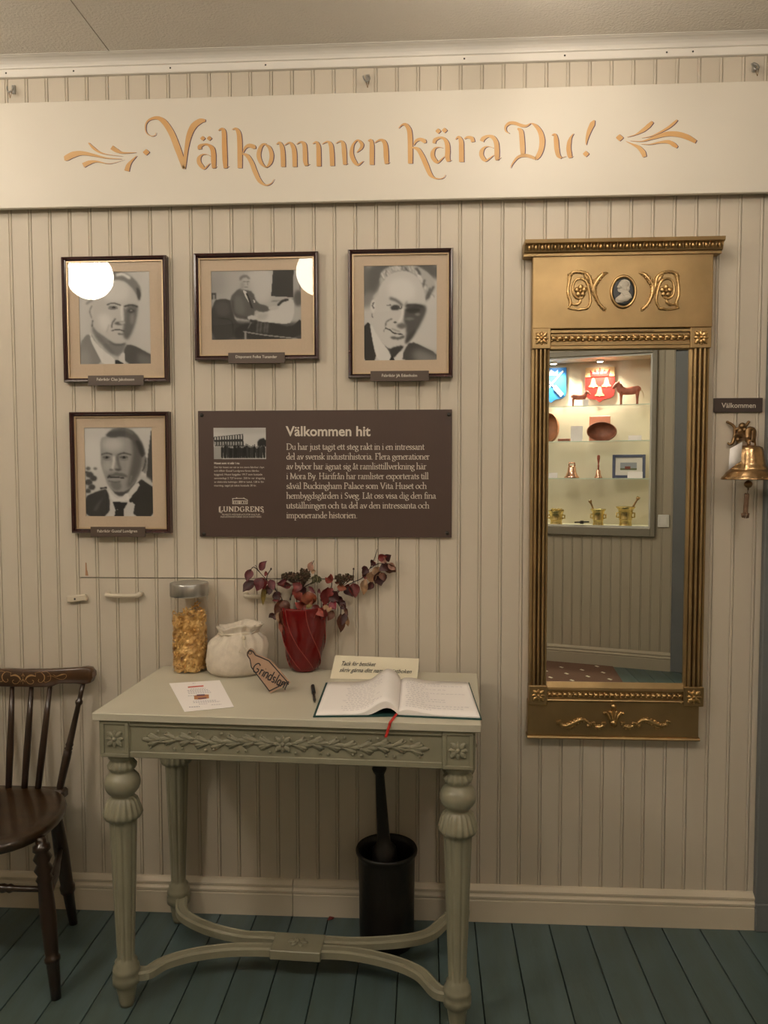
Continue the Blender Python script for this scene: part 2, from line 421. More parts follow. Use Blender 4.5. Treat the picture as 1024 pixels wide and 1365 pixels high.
# grey-blue door casing at the right end, and the door beside it
cs = struct(MB().box(XB, 1.085, -.024, -.0012, .0, 2.16, .003).build('trim_2', grey_door))
MB().box(XB-.001, 1.09, -.029, -.0012, 0, .085, .003).build('plinth_block', grey_door, cs)
d2 = struct(MB().box(1.087, 1.90, -.012, -.0012, .004, 2.07, .002).build('door_2', grey_door))
for z0, z1 in ((.15, .95), (1.1, 1.95)): MB().box(1.2, 1.78, -.018, -.012, z0, z1, .005).build('door_panel', grey_door, d2)
MB().tube([(1.15, -.012, 1.02), (1.15, -.06, 1.02), (1.26, -.062, 1.02)], .009, 8).build('door_handle', brass, d2)
b3 = MB(); b3.M = OM; b3.box(.0, .12, -.02, .026, 0, 2.16, .003); struct(b3.build('trim_3', grey_door))
b3 = MB(); b3.M = OM; b3.box(.122, .75, -.03, -.01, 0, 2.16, .003); struct(b3.build('door_3', grey_door))

# ------------------------------------------------------------------ ceiling lamps
for i, ((x, y, z), e) in enumerate(LAMPS):
    lab = ['round white globe ceiling light reflected in the glass of the upper left portrait',
           'round white globe ceiling light reflected in the glass of the seated man picture',
           'round white globe ceiling light in front of the mirror', 'small ceiling globe hanging close in front of the banner\'s right half', 'small ceiling globe hanging close in front of the banner\'s left end'][i]
    t = thing('ceiling_light', lab, 'lamp', (x, y, ZC), 0, 'ceiling globes')
    r = .125 if i < 3 else .06
    lm = mat('lamp_globe_%d' % i, LAMPCOL, .3, emit=e * (1 if i < 3 else 1.0))
    MB().ball((x, y, z), r, 28, 16).build('globe', lm, t)
    MB().lathe([(.05, z+r*.9), (.055, ZC-.02), (.06, ZC-.001)], (x, y, 0), 20).build('ceiling_mount', white_m, t)

# ------------------------------------------------------------------ painted banner
YB = -.034
bx0, bx1, bz0, bz1 = -1.55, 1.28, 2.152, 2.457
bt = thing('painted_banner', 'long cream board painted with welcome greeting in ochre calligraphy, hung under the cornice', 'sign', (0, YB, bz0))
MB().box(bx0, bx1, YB, YB+.014, bz0, bz1, .0015).build('banner_board', banner_m, bt)
CROPS = {'A': (80, 140, 5.12), 'B': (250, 150, 6.827), 'C': (380, 150, 6.827), 'D': (525, 150, 6.827), 'E': (660, 150, 6.827), 'F': (800, 140, 6.827)}
def cf(c, Y, dx=0, dy=0):
    ox, oy, s = CROPS[c]; return lambda x, y: W(ox+x/s+dx, oy+y/s+dy, Y)
letters = {
 'V': ('A', [[(655,188,3),(650,205,4),(625,212,5),(595,195,6),(583,165,8),(588,125,9),(615,97,14),(665,88,24),(710,115,36),(760,190,40),(800,290,42),(828,370,36),(845,432,22)],
             [(992,105,14),(955,110,36),(910,145,42),(880,210,36),(862,300,26),(850,400,22),(846,435,18)]]),
 'a1': ('B', [[(112,335,34),(112,308,36),(150,290,16),(190,295,22),(225,328,42),(235,380,44),(236,440,44),(240,508,32)],[(240,505,10),(266,490,3)],[(205,395,3),(170,380,5),(130,385,14),(104,415,34),(105,455,38),(130,490,36),(155,508,18),(205,460,3)]]),
 'l': ('B', [[(280,165,4),(308,150,22),(330,175,40),(335,300,44),(340,430,44),(345,508,32)],[(345,505,10),(378,488,3)]]),
 'k1': ('B', [[(405,155,3),(440,148,24),(465,185,40),(474,260,44),(476,400,44),(476,506,40)],[(503,370,4),(525,320,24),(560,300,34),(600,312,40),(605,330,26)],[(500,375,10),(545,395,34),(585,460,40),(615,540,42),(655,620,36),(710,660,14),(760,645,8),(788,605,3)]]),
 'o': ('B', [[(715,285,10),(680,295,24),(655,340,36),(648,395,38),(665,450,34),(700,490,16),(725,498,8)],[(705,288,10),(745,320,30),(765,385,38),(755,450,34),(725,492,14),(700,490,8)]]),
 'm1': ('B', [[(808,290,4),(838,275,24),(860,320,40),(868,400,42),(870,495,40)],[(880,300,3),(925,274,16),(955,300,36),(972,360,42),(976,495,40)],[(990,290,3),(1030,268,16),(1062,290,38),(1069,360,42),(1072,440,42),(1082,484,30)],[(1082,484,10),(1112,468,3)]]),
 'm2': ('C', [[(250,285,4),(285,270,22),(303,310,40),(306,400,42),(308,490,40)],[(335,288,3),(385,265,16),(415,292,38),(425,360,42),(430,486,40)],[(460,282,3),(505,260,16),(530,288,38),(538,360,42),(545,474,34)],[(545,474,10),(570,463,3)]]),
 'e': ('C', [[(650,365,3),(690,325,26),(700,292,32),(682,264,24),(655,252,12),(620,290,20),(605,350,34),(610,400,38),(635,450,36),(665,475,20),(714,440,3)]]),
 'n': ('C', [[(755,258,8),(782,255,30),(790,300,40),(790,380,42),(790,476,40)],[(812,278,3),(860,250,18),(898,262,34),(915,310,42),(920,400,44),(925,468,34)],[(925,466,10),(952,452,3)]]),
 'k2': ('D', [[(42,145,3),(75,112,14),(110,112,32),(140,160,42),(148,240,44),(150,360,44),(150,464,40)],[(180,300,5),(200,260,24),(235,243,28),(275,258,38),(282,278,22)],[(170,318,12),(220,335,34),(260,400,42),(295,480,44),(330,560,36),(370,595,16),(420,603,8),(455,590,6),(470,565,3)]]),
 'a2': ('D', [[(365,280,28),(375,248,32),(420,228,18),(460,240,26),(485,285,42),(490,350,44),(488,400,44),(498,445,30)],[(498,445,10),(525,432,3)],[(445,322,3),(410,315,6),(375,325,18),(353,365,36),(356,405,38),(380,440,36),(405,450,18),(465,395,3)]]),
 'r': ('D', [[(560,245,3),(590,222,22),(612,262,42),(615,340,44),(616,450,44)],[(640,240,5),(670,225,22),(710,234,34),(720,268,34)]]),
 'a3': ('D', [[(800,262,36),(815,235,36),(860,214,22),(905,228,36),(932,275,42),(938,340,44),(938,390,44),(940,434,30)],[(940,432,10),(974,408,3)],[(905,322,3),(860,308,6),(825,318,18),(800,350,36),(798,390,38),(820,425,36),(845,434,18),(912,385,3)]]),
 'D': ('E', [[(130,190,4),(100,170,14),(95,130,20),(130,97,28),(180,97,30),(240,118,30),(285,120,20),(325,97,5)],[(330,97,6),(370,120,30),(410,175,42),(428,250,50),(420,330,46),(395,390,42),(368,422,26)],[(205,145,14),(235,170,42),(245,250,46),(250,340,44),(252,395,30)],[(140,505,4),(165,455,14),(210,405,24),(270,390,30),(320,400,30),(372,422,20)]]),
 'u': ('E', [[(515,208,3),(545,202,26),(555,250,42),(562,330,44),(575,388,38),(602,414,18)],[(600,412,5),(645,398,3)],[(715,190,3),(690,225,18),(675,270,36),(670,330,42),(678,385,42),(685,412,28)],[(688,412,8),(710,395,3)]]),
 'ex': ('E', [[(905,70,8),(885,105,46),(855,170,38),(835,240,22),(828,295,4)]]),
}
dots = [('B',138,235,24),('B',198,235,24),('D',404,168,26),('D',462,162,26),('E',827,376,30),('A',588,322,24),('F',178,297,36)]
flour = {
 'left': ('A', [[(28,364,26),(45,360,40),(90,338,42),(150,328,28),(230,342,18),(320,362,8),(420,368,2)],[(158,412,34),(200,392,28),(250,385,12),(340,400,3),(440,372,1)],[(195,258,8),(230,295,18),(270,322,12),(330,338,4),(430,350,1)],[(352,288,30),(385,310,28),(430,326,12),(520,324,2)],[(455,450,34),(465,415,30),(485,385,16),(525,345,2)]]),
 'right': ('F', [[(245,292,3),(320,270,8),(390,230,32),(440,190,38),(478,152,24)],[(375,300,2),(460,285,6),(540,250,14),(620,205,22),(670,165,24),(703,135,12)],[(270,325,2),(380,330,8),(480,300,24),(600,265,42),(700,265,50),(790,290,50),(872,335,32)],[(370,355,2),(450,358,8),(540,340,18),(620,335,34),(670,360,40),(702,385,22)],[(235,330,3),(290,355,14),(350,385,34),(390,430,46),(405,472,34)]]),
}
la = MB(); sh = MB()
def add_set(strokes, c, A, Bm):
    for s in strokes:
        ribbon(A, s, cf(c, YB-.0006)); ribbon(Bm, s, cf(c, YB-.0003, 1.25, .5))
for c, ss in letters.values(): add_set(ss, c, la, sh)
for c, x, y, r in dots[:5]:
    add_set([[(x-r*.9, y, 3), (x, y, r*1.9), (x+r*.9, y, 3)]], c, la, sh)
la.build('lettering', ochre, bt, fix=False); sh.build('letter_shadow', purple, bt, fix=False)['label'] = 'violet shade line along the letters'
for k, (c, ss) in flour.items():
    A, Bm = MB(), MB(); add_set(ss, c, A, Bm); d = dots[5] if k == 'left' else dots[6]
    add_set([[(d[1]-d[3]*.9, d[2], 3), (d[1], d[2], d[3]*1.8), (d[1]+d[3]*.9, d[2], 3)]], c, A, Bm)
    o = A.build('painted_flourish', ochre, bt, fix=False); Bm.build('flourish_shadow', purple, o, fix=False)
# hooks with wire
for px, py, lab in ((16, 118, 'small steel hook with wire above the left end of the banner'), (490, 104, 'small steel hook above the middle of the banner'), (1007, 88, 'small steel hook above the right end of the banner')):
    p = W(px, py, -.012); t = thing('picture_hook', lab, 'hook', (p.x, 0, p.z), 0, 'banner hooks')
    MB().box(p.x-.005, p.x+.005, -.006, .0, p.z-.012, p.z+.014, .001).build('hook_plate', steel, t)
    MB().tube([(p.x, -.005, p.z+.01), (p.x+.006, -.014, p.z+.002), (p.x+.006, -.022, p.z-.010), (p.x-.003, -.026, p.z-.016), (p.x-.01, -.022, p.z-.006), (p.x-.012, -.016, p.z+.004)], .0022, 6, smooth=4).build('hook', steel, t)
    MB().tube([(p.x-.004, -.022, p.z-.016), (p.x+.001, -.026, p.z-.034)], .0009, 5).tube([(p.x+.006, -.022, p.z-.010), (p.x+.001, -.026, p.z-.034)], .0009, 5).build('wire', brass_dk, t)

# ------------------------------------------------------------------ little raster painter for printed photographs
class Pic:
    def __init__(s, w, h, box, base=.7):
        s.w, s.h, s.box = w, h, box; s.a = np.full((h, w), base, float)
        x0, y0, x1, y1 = box; s.X, s.Y = np.meshgrid(x0+(np.arange(w)+.5)/w*(x1-x0), y0+(np.arange(h)+.5)/h*(y1-y0)); s.px = (x1-x0)/w
    def blur(s, m_, sg):
        sg = sg/s.px
        if sg < .3: return m_
        n = int(3*sg)+1; k = np.exp(-.5*(np.arange(-n, n+1)/sg)**2); k /= k.sum()
        p = np.pad(m_, n, mode='edge'); p = np.apply_along_axis(lambda q: np.convolve(q, k, 'valid'), 0, p); return np.apply_along_axis(lambda q: np.convolve(q, k, 'valid'), 1, p)
    def put(s, m_, v, sg, al): m_ = s.blur(m_.astype(float), sg)*al; s.a = s.a*(1-m_)+v*m_; return s
    def poly(s, pts, v, sg=4, al=1, sm=True):
        if sm and len(pts) > 3:
            n = len(pts); q = []
            for i in range(n):
                a, b = pts[i], pts[(i+1) % n]; q += [(a[0]*.75+b[0]*.25, a[1]*.75+b[1]*.25), (a[0]*.25+b[0]*.75, a[1]*.25+b[1]*.75)]
            pts = q
        m_ = np.zeros_like(s.a, bool); n = len(pts)
        for i in range(n):
            (x1, y1), (x2, y2) = pts[i], pts[(i+1) % n]
            if y1 == y2: continue
            m_ ^= ((s.Y > min(y1, y2)) & (s.Y <= max(y1, y2)) & (s.X < x1+(s.Y-y1)*(x2-x1)/(y2-y1)))
        return s.put(m_, v, sg, al)
    def ell(s, x, y, rx, ry, v, sg=4, al=1, ang=0):
        c, d = math.cos(R(ang)), math.sin(R(ang)); u = (s.X-x)*c+(s.Y-y)*d; w_ = -(s.X-x)*d+(s.Y-y)*c
        return s.put((u/rx)**2+(w_/ry)**2 < 1, v, sg, al)
    def line(s, pts, wd, v, sg=2, al=1):
        P, _ = spline([Vector((x, y, 0)) for x, y in pts], [1]*len(pts), 5); m_ = np.zeros_like(s.a, bool)
        for a, b in zip(P[:-1], P[1:]):
            dx, dy = b.x-a.x, b.y-a.y; L = dx*dx+dy*dy+1e-9; t = np.clip(((s.X-a.x)*dx+(s.Y-a.y)*dy)/L, 0, 1)
            m_ |= np.hypot(s.X-a.x-t*dx, s.Y-a.y-t*dy) < wd/2
        return s.put(m_, v, sg, al)
    def mesh(s, name, tl, tr, bl, Y, parent, tint=(1, .985, .95), lo=.018, hi=.90):
        h, w_ = s.h, s.w; tl, tr, bl = W(*tl, Y), W(*tr, Y), W(*bl, Y)
        inv = WM[parent].inverted(); vs_ = []
        for j in range(h+1):
            for i in range(w_+1):
                vs_.append(tuple(inv @ Vector((tl.x+(tr.x-tl.x)*i/w_, Y, tl.z+(bl.z-tl.z)*j/h))))
        fs = [(j*(w_+1)+i, (j+1)*(w_+1)+i, (j+1)*(w_+1)+i+1, j*(w_+1)+i+1) for j in range(h) for i in range(w_)]
        me = bpy.data.meshes.new(name); me.from_pydata(vs_, [], fs); me.materials.append(printm)
        A = np.pad(s.a, ((0, 1), (0, 1)), mode='edge'); A = np.clip(A, 0, 1)**2.2; A = lo+(hi-lo)*A
        at_ = me.color_attributes.new('ink', 'FLOAT_COLOR', 'POINT')
        C = np.ones((A.size, 4)); C[:, 0] = A.ravel()*tint[0]; C[:, 1] = A.ravel()*tint[1]; C[:, 2] = A.ravel()*tint[2]
        at_.data.foreach_set('color', C.ravel().astype(np.float32))
        o = bpy.data.objects.new(name, me); COL.objects.link(o); o.parent = parent; WM[o] = WM[parent].copy(); return o

def pic1():
    p = Pic(109, 140, (200, 240, 745, 940), .74); p.poly([(600,200),(800,200),(800,900),(620,900)], .80, 60); p.poly([(200,430),(300,430),(280,780),(200,780)], .80, 30)
    p.poly([(300,600),(300,720),(470,900),(545,840),(560,770),(420,660)], .50, 8)
    p.poly([(195,790),(275,690),(330,780),(385,950),(195,950)], .52, 4).poly([(195,860),(250,800),(300,950),(195,950)], .60, 20)
    p.poly([(545,790),(620,800),(690,840),(760,880),(760,950),(535,950)], .30, 4).poly([(640,850),(760,890),(760,950),(650,950)], .42, 15)
    p.poly([(280,685),(300,745),(370,830),(472,902),(480,950),(380,950),(330,850),(285,760)], .86, 3)
    p.poly([(545,835),(548,950),(515,950),(488,902)], .82, 3)
    p.poly([(472,900),(535,935),(540,950),(470,950)], .14, 3)
    p.poly([(298,640),(288,480),(325,330),(420,255),(540,262),(620,325),(662,430),(650,560),(622,660),(575,755),(530,790),(460,782),(400,735),(335,690)], .76, 5)
    p.poly([(400,300),(540,290),(600,380),(560,470),(420,470),(370,400)], .84, 20)
    p.poly([(345,560),(440,560),(450,650),(400,700),(350,650)], .85, 18)
    p.poly([(556,500),(655,490),(640,600),(612,690),(565,770),(530,720),(545,620)], .40, 9)
    p.poly([(590,560),(630,560),(620,640),(590,640)], .52, 8)
    p.poly([(420,250),(520,232),(600,272),(665,340),(682,400),(660,480),(645,420),(600,352),(540,305),(430,308)], .48, 6)
    p.poly([(640,350),(680,400),(665,470),(648,430)], .25, 5).line([(500,268),(540,262),(590,290)], 22, .9, 6).line([(430,270),(470,262)], 16, .4, 5)
    p.ell(288, 540, 24, 78, .78, 4).line([(300,500),(285,540),(298,590)], 8, .5, 4).line([(262,480),(300,455)], 16, .55, 6).line([(305,610),(300,650)], 8, .35, 4)
    p.line([(418,492),(460,478),(520,495)], 10, .36, 3).line([(552,505),(600,495),(648,508)], 12, .22, 4)
    p.ell(462, 512, 36, 13, .45, 4).ell(468, 512, 13, 10, .2, 2).line([(425,520),(460,528),(500,520)], 5, .5, 2).ell(598, 540, 30, 14, .28, 4).ell(600, 536, 9, 5, .55, 2)
    p.line([(548,520),(558,570),(560,615)], 12, .45, 5).line([(530,500),(528,560),(535,610)], 14, .88, 6).ell(512, 632, 42, 12, .35, 5).ell(530, 628, 25, 10, .75, 5)
    p.line([(478,598),(455,630),(450,660)], 10, .35, 4).line([(450,688),(495,678),(545,692)], 9, .28, 3).line([(500,712),(535,716)], 12, .42, 4).line([(430,640),(410,700)], 6, .6, 5)
    p.line([(430,770),(480,795),(545,790)], 10, .35, 6).line([(330,720),(400,790),(460,860)], 14, .42, 10); return p
def pic2():
    p = Pic(130, 100, (178, 203, 862, 725), .70); p.poly([(450,200),(660,200),(650,420),(520,470),(480,300)], .78, 20).poly([(178,200),(300,200),(300,400),(178,400)], .60, 40)
    p.poly([(183,580),(870,600),(870,730),(183,730)], .30, 10, sm=False)
    p.poly([(652,203),(808,203),(802,412),(636,402)], .20, 2, sm=False).poly([(806,205),(860,205),(860,470),(800,470)], .66, 4).ell(840, 420, 35, 60, .35, 10).line([(855,290),(855,350)], 8, .3, 3)
    p.poly([(183,370),(222,368),(222,418),(183,420)], .25, 3, sm=False).poly([(195,385),(212,385),(212,415),(195,415)], .55, 2, sm=False)
    p.poly([(178,425),(325,412),(345,480),(360,590),(440,620),(340,720),(178,730)], .22, 4).line([(230,560),(330,580),(345,680)], 8, .1, 3).poly([(200,440),(310,430),(330,540),(230,550)], .30, 10)
    p.poly([(350,650),(430,600),(520,610),(480,700),(360,725)], .14, 6)
    p.poly([(420,662),(520,585),(640,600),(790,640),(870,560),(870,730),(440,730)], .16, 3).line([(425,665),(600,695),(830,722)], 9, .55, 2).line([(438,670),(438,725)], 14, .6, 3)
    for x in (535, 560, 590, 610): p.line([(x,600),(x-8,670)], 12, .42, 6)
    p.poly([(515,525),(640,515),(740,440),(800,415),(815,500),(800,570),(770,615),(640,600),(525,588)], .80, 3).poly([(520,530),(620,520),(600,580),(530,580)], .70, 10)
    p.poly([(322,410),(390,335),(440,350),(500,365),(525,450),(620,478),(625,512),(560,522),(515,500),(505,545),(480,580),(430,572),(360,560),(335,490)], .34, 4)
    p.poly([(350,420),(400,380),(440,470),(430,540),(370,530)], .42, 15).line([(345,430),(360,530),(450,560)], 8, .25, 5)
    p.poly([(420,350),(455,365),(495,490),(470,450),(440,400)], .84, 2).line([(452,380),(468,420),(490,485)], 14, .08, 2)
    p.ell(438, 292, 38, 58, .72, 4).poly([(395,290),(400,250),(440,232),(475,255),(478,280),(440,250)], .45, 5).ell(418, 320, 16, 35, .62, 8).line([(430,290),(445,290)], 6, .4, 3).line([(455,288),(472,290)], 5, .35, 3).line([(440,332),(462,332)], 5, .4, 3).line([(456,295),(462,315)], 5, .5, 3)
    p.ell(490, 562, 34, 18, .78, 3).line([(480,585),(520,590)], 20, .12, 4).ell(655, 490, 40, 15, .74, 3).line([(690,468),(720,440),(758,430)], 18, .16, 3).line([(505,430),(512,445)], 10, .85, 2)
    p.line([(640,440),(700,435)], 8, .5, 4).line([(460,640),(480,600)], 6, .6, 3); return p
def pic3():
    p = Pic(98, 127, (212, 205, 798, 965), .80); p.poly([(180,180),(820,180),(820,330),(700,300),(350,330),(330,430),(180,500)], .36, 18).poly([(200,420),(300,400),(290,520),(200,560)], .52, 20)
    p.poly([(200,205),(260,205),(240,420),(200,420)], .42, 20)
    p.poly([(345,300),(360,245),(430,215),(540,208),(620,205),(700,245),(770,310),(790,380),(770,440),(730,490),(700,525),(690,400),(640,290),(540,240),(440,265),(375,330),(345,370)], .70, 6)
    rn = random.Random(8)
    for k in range(46):
        u = k/45; bx_ = 350+u*400; by_ = 300-110*math.sin(PI*min(1, u*1.15))**.8+max(0, u-.6)*330
        a_ = (bx_+rn.uniform(-10, 10), by_+rn.uniform(-12, 12)); b_ = (bx_+rn.uniform(10, 45), by_+rn.uniform(25, 60)); m_ = ((a_[0]+b_[0])/2+rn.uniform(-12, 12), (a_[1]+b_[1])/2)
        p.line([a_, m_, b_], rn.choice((7, 9, 12)), rn.choice((.9, .85, .8, .45, .6)), 4, .8)
    for a_, b_ in (((550,230),(570,265)),((640,235),(665,280)),((770,385),(730,470)),((745,400),(712,480)),((700,330),(690,380))): p.line([a_, b_], 16, .25, 6, .8)
    p.poly([(345,372),(375,320),(440,262),(550,245),(640,292),(692,390),(715,530),(712,600),(660,700),(620,770),(560,845),(480,868),(400,842),(330,780),(285,690),(262,600),(275,500),(325,430)], .80, 5)
    p.poly([(400,330),(560,300),(640,400),(600,500),(420,480)], .86, 20)
    p.poly([(545,530),(700,520),(720,560),(690,640),(620,770),(545,845),(560,720),(530,640)], .32, 9).poly([(560,780),(640,700),(600,790),(540,850)], .25, 8)
    p.ell(290, 530, 18, 50, .85, 4).line([(295,500),(285,525),(295,545)], 10, .3, 3).line([(280,590),(285,620)], 7, .4, 3).line([(325,430),(300,455)], 20, .75, 6)
    p.line([(430,470),(480,490),(520,525)], 22, .42, 7).line([(400,525),(430,522)], 7, .35, 3).ell(468, 545, 38, 22, .26, 5).ell(510, 545, 14, 14, .35, 3).ell(508, 543, 4, 6, .8, 1)
    p.line([(555,530),(610,525),(680,540)], 22, .2, 6).ell(610, 565, 55, 26, .18, 8).ell(645, 600, 20, 10, .5, 5).ell(580, 635, 40, 10, .48, 6).line([(560,500),(545,530)], 12, .6, 6)
    p.line([(528,560),(520,620),(500,655)], 18, .88, 6).ell(468, 662, 14, 7, .3, 3).ell(520, 690, 40, 22, .42, 7).line([(440,632),(400,655),(388,690)], 9, .42, 4)
    p.line([(388,706),(425,722),(460,748),(525,758)], 9, .2, 3).line([(440,782),(490,790),(530,778)], 22, .38, 5).line([(380,715),(375,735)], 6, .45, 3).line([(445,715),(500,735)], 12, .6, 5)
    p.line([(335,810),(380,855),(430,880),(520,865)], 14, .25, 5).poly([(410,870),(540,840),(520,880),(460,950),(430,930)], .2, 5)
    p.poly([(200,700),(262,645),(275,760),(330,975),(200,975)], .15, 3).poly([(590,812),(690,855),(800,915),(800,975),(510,975),(540,880)], .26, 4).poly([(620,860),(800,930),(800,975),(600,975)], .5, 25)
    p.poly([(262,645),(330,780),(432,912),(420,975),(328,975),(290,850)], .86, 3).poly([(462,935),(535,875),(522,975),(470,975)], .84, 3).poly([(415,975),(438,920),(470,975)], .12, 2, sm=False); return p
def pic4():
    p = Pic(108, 142, (200, 210, 742, 922), .82); p.poly([(735,240),(760,240),(760,660),(685,655),(705,450)], .26, 4, sm=False).poly([(640,600),(690,600),(742,650),(742,700),(640,640)], .75, 8)
    for x, y, r in ((230,540,18),(285,540,14),(240,590,30),(270,620,28),(230,650,30),(255,690,28),(225,720,22),(215,570,14)): p.ell(x, y, r, r*.8, .28, 5)
    p.poly([(200,300),(340,300),(340,520),(300,560),(200,520)], .88, 30, .6).line([(325,698),(370,695)], 14, .25, 3)
    p.poly([(395,680),(450,760),(520,760),(620,640),(600,600)], .3, 5)
    p.poly([(345,285),(328,340),(332,430),(328,490),(345,560),(370,640),(395,700),(450,732),(540,722),(620,630),(665,520),(675,440),(640,330),(560,280),(440,285)], .62, 5)
    p.ell(430, 350, 85, 55, .78, 22).poly([(570,300),(650,340),(670,480),(620,620),(530,725),(545,620),(580,480),(590,380)], .36, 14).poly([(390,650),(480,640),(500,700),(440,725)], .48, 8)
    p.ell(385, 520, 35, 40, .70, 12).ell(510, 500, 35, 28, .62, 12)
    p.poly([(368,285),(400,245),(460,222),(530,218),(600,245),(655,315),(690,420),(680,445),(655,460),(620,380),(570,300),(500,288),(430,298)], .34, 6).line([(430,235),(520,228),(590,262)], 16, .46, 8).poly([(600,300),(660,340),(680,440),(650,450)], .2, 6)
    p.ell(680, 510, 22, 70, .52, 4).line([(690,460),(680,520),(660,560)], 9, .25, 4)
    p.line([(340,430),(380,418),(420,428)], 11, .36, 4).line([(470,432),(515,418),(572,432)], 12, .32, 4).ell(376, 452, 30, 13, .4, 4).ell(380, 452, 10, 9, .18, 2).ell(516, 452, 34, 13, .38, 4).ell(516, 452, 11, 10, .18, 2)
    p.line([(350,468),(380,474),(410,468)], 5, .5, 3).line([(490,470),(520,476),(550,468)], 5, .45, 3)
    p.line([(438,450),(432,500),(420,548)], 20, .84, 6).line([(465,440),(470,500),(485,540)], 18, .40, 8).ell(412, 552, 18, 10, .5, 4).ell(468, 550, 26, 10, .34, 5)
    p.poly([(372,605),(400,580),(440,572),(500,575),(548,598),(540,615),(480,606),(440,600),(395,622)], .42, 5).line([(385,612),(400,600)], 14, .25, 3).line([(405,612),(450,610),(510,618)], 9, .18, 3).line([(400,585),(430,578)], 8, .6, 4)
    p.line([(390,640),(440,650),(480,645)], 8, .36, 5).line([(575,600),(560,650)], 10, .5, 5)
    p.poly([(190,770),(300,720),(388,698),(402,930),(190,930)], .23, 4).poly([(250,870),(370,740),(385,700),(330,800),(290,890)], .34, 6).poly([(636,615),(700,660),(760,700),(760,930),(578,930),(590,820),(555,790)], .17, 4)
    p.poly([(385,700),(420,760),(470,790),(548,722),(550,820),(480,800),(408,802)], .88, 3).poly([(550,722),(632,640),(636,690),(552,782)], .80, 3).poly([(398,805),(604,795),(572,930),(398,930)], .80, 3)
    p.poly([(548,780),(610,760),(600,800),(552,815)], .15, 3).poly([(418,806),(540,812),(505,870),(508,930),(430,930),(440,870)], .16, 3, sm=False).ell(455, 870, 6, 4, .6, 2); return p

YG = -.021
def portrait(label, c, s, outer, inner, prt, plate, text, pic, edge):
    """outer/inner/prt/plate boxes in crop coordinates (left, top, right, bottom)"""
    ox, oy = c
    def box(b, Y):
        mx, my = (b[0]+b[2])/2, (b[1]+b[3])/2
        x0 = W(ox+b[0]/s, oy+my/s, Y).x; x1 = W(ox+b[2]/s, oy+my/s, Y).x; z1 = W(ox+mx/s, oy+b[1]/s, Y).z; z0 = W(ox+mx/s, oy+b[3]/s, Y).z; return x0, x1, z0, z1
    X0_, X1_, Z0_, Z1_ = box(outer, -.026); x0, x1, z0, z1 = box(inner, -.020)
    t = thing('portrait_frame', label, 'picture', ((X0_+X1_)/2, -.001, Z0_), 0, 'framed portraits on the panelled wall')
    wl = (x0-X0_+X1_-x1+z0-Z0_+Z1_-z1)/4
    sec = [(0, 0), (0, .022), (wl*.18, .027), (wl*.55, .026), (wl*.72, .0215), (wl*.8, .0225), (wl, .020), (wl, .010), (wl, 0)]
    cx = [(X0_, -.001, Z0_), (X1_, -.001, Z0_), (X1_, -.001, Z1_), (X0_, -.001, Z1_)]
    # four mitred rails, one mesh; each corner carries the profile inwards
    rings = []
    for (x, y, z), dx, dz in zip(cx, (1, -1, -1, 1), (1, 1, -1, -1)):
        rings.append([Vector((x+dx*q[0], -.001-q[1], z+dz*q[0])) for q in sec])
    mb = MB()
    ids = [[mb.vert(p) for p in r] for r in rings]
    for a in range(4):
        A, B_ = ids[a], ids[(a+1) % 4]
        for j in range(len(sec)): k = (j+1) % len(sec); mb.face((A[j], A[k], B_[k], B_[j]))
    mb.build('frame', mahog, t)
    f = .0035; mb = MB()
    xi, xj, zi, zj = X0_+wl, X1_-wl, Z0_+wl, Z1_-wl
    mb.box(xi, xi+f, -.0185, -.012, zi, zj).box(xj-f, xj, -.0185, -.012, zi, zj).box(xi+f, xj-f, -.0185, -.012, zi, zi+f).box(xi+f, xj-f, -.0185, -.012, zj-f, zj)
    mb.build('inner_fillet', fillet_m, t)
    # mat with a window
    px0, px1, pz0, pz1 = box(prt, -.010)
    mb = MB(); g = .0012
    mb.box(xi, px0, -.0122, -.009, zi, zj).box(px1, xj, -.0122, -.009, zi, zj).box(px0, px1, -.0122, -.009, zi, pz0).box(px0, px1, -.0122, -.009, pz1, zj); mb.build('mat', matboard, t)
    pc = pic(); e = .001
    o = pc.mesh('photograph', (ox+prt[0]/s, oy+prt[1]/s), (ox+prt[2]/s, oy+prt[1]/s), (ox+prt[0]/s, oy+prt[3]/s), -.0098, t)
    # the print is rectangular on the wall: rebuild its corners exactly
    w_, h_ = pc.w, pc.h; inv = WM[t].inverted()
    for j in range(h_+1):
        for i in range(w_+1):
            o.data.vertices[j*(w_+1)+i].co = inv @ Vector((px0-e+(px1-px0+2*e)*i/w_, -.0098, pz1+e-(pz1-pz0+2*e)*j/h_))
    MB().quad((xi, -.0148, zi), (xj, -.0148, zi), (xj, -.0148, zj), (xi, -.0148, zj)).build('glass', glass, t)
    a0, a1, b0, b1 = box(plate, -.032)
    pl = MB().box(a0, a1, -.0315, -.0285, b0, b1, .0006).box(a0+.02, a1-.02, -.0285, -.001, b0+.002, Z0_-.0005).build('name_plate', plate_m, t)
    wall_text(text[0], (ox+text[1]/s, oy+text[3]/s), (ox+text[2]/s, oy+text[3]/s), -.0318, ink_w, pl, bold=.012)
    return t
portrait('dark framed portrait of a stern grey-haired man in suit, top left picture', (70, 320), 5.689, (72, 118, 866, 1075), (100, 150, 836, 1040), (205, 242, 742, 940),
         (268, 1026, 690, 1102), ('Fabrikör Clas Jakobsson', 336, 620, 1066), pic1, 1)
portrait('wide dark framed picture of a man seated at a desk, middle of the top row', (250, 325), 5.689, (48, 62, 992, 878), (80, 98, 956, 842), (182, 203, 862, 725),
         (308, 824, 738, 905), ('Disponent Folke Tunander', 365, 680, 866), pic2, 1)
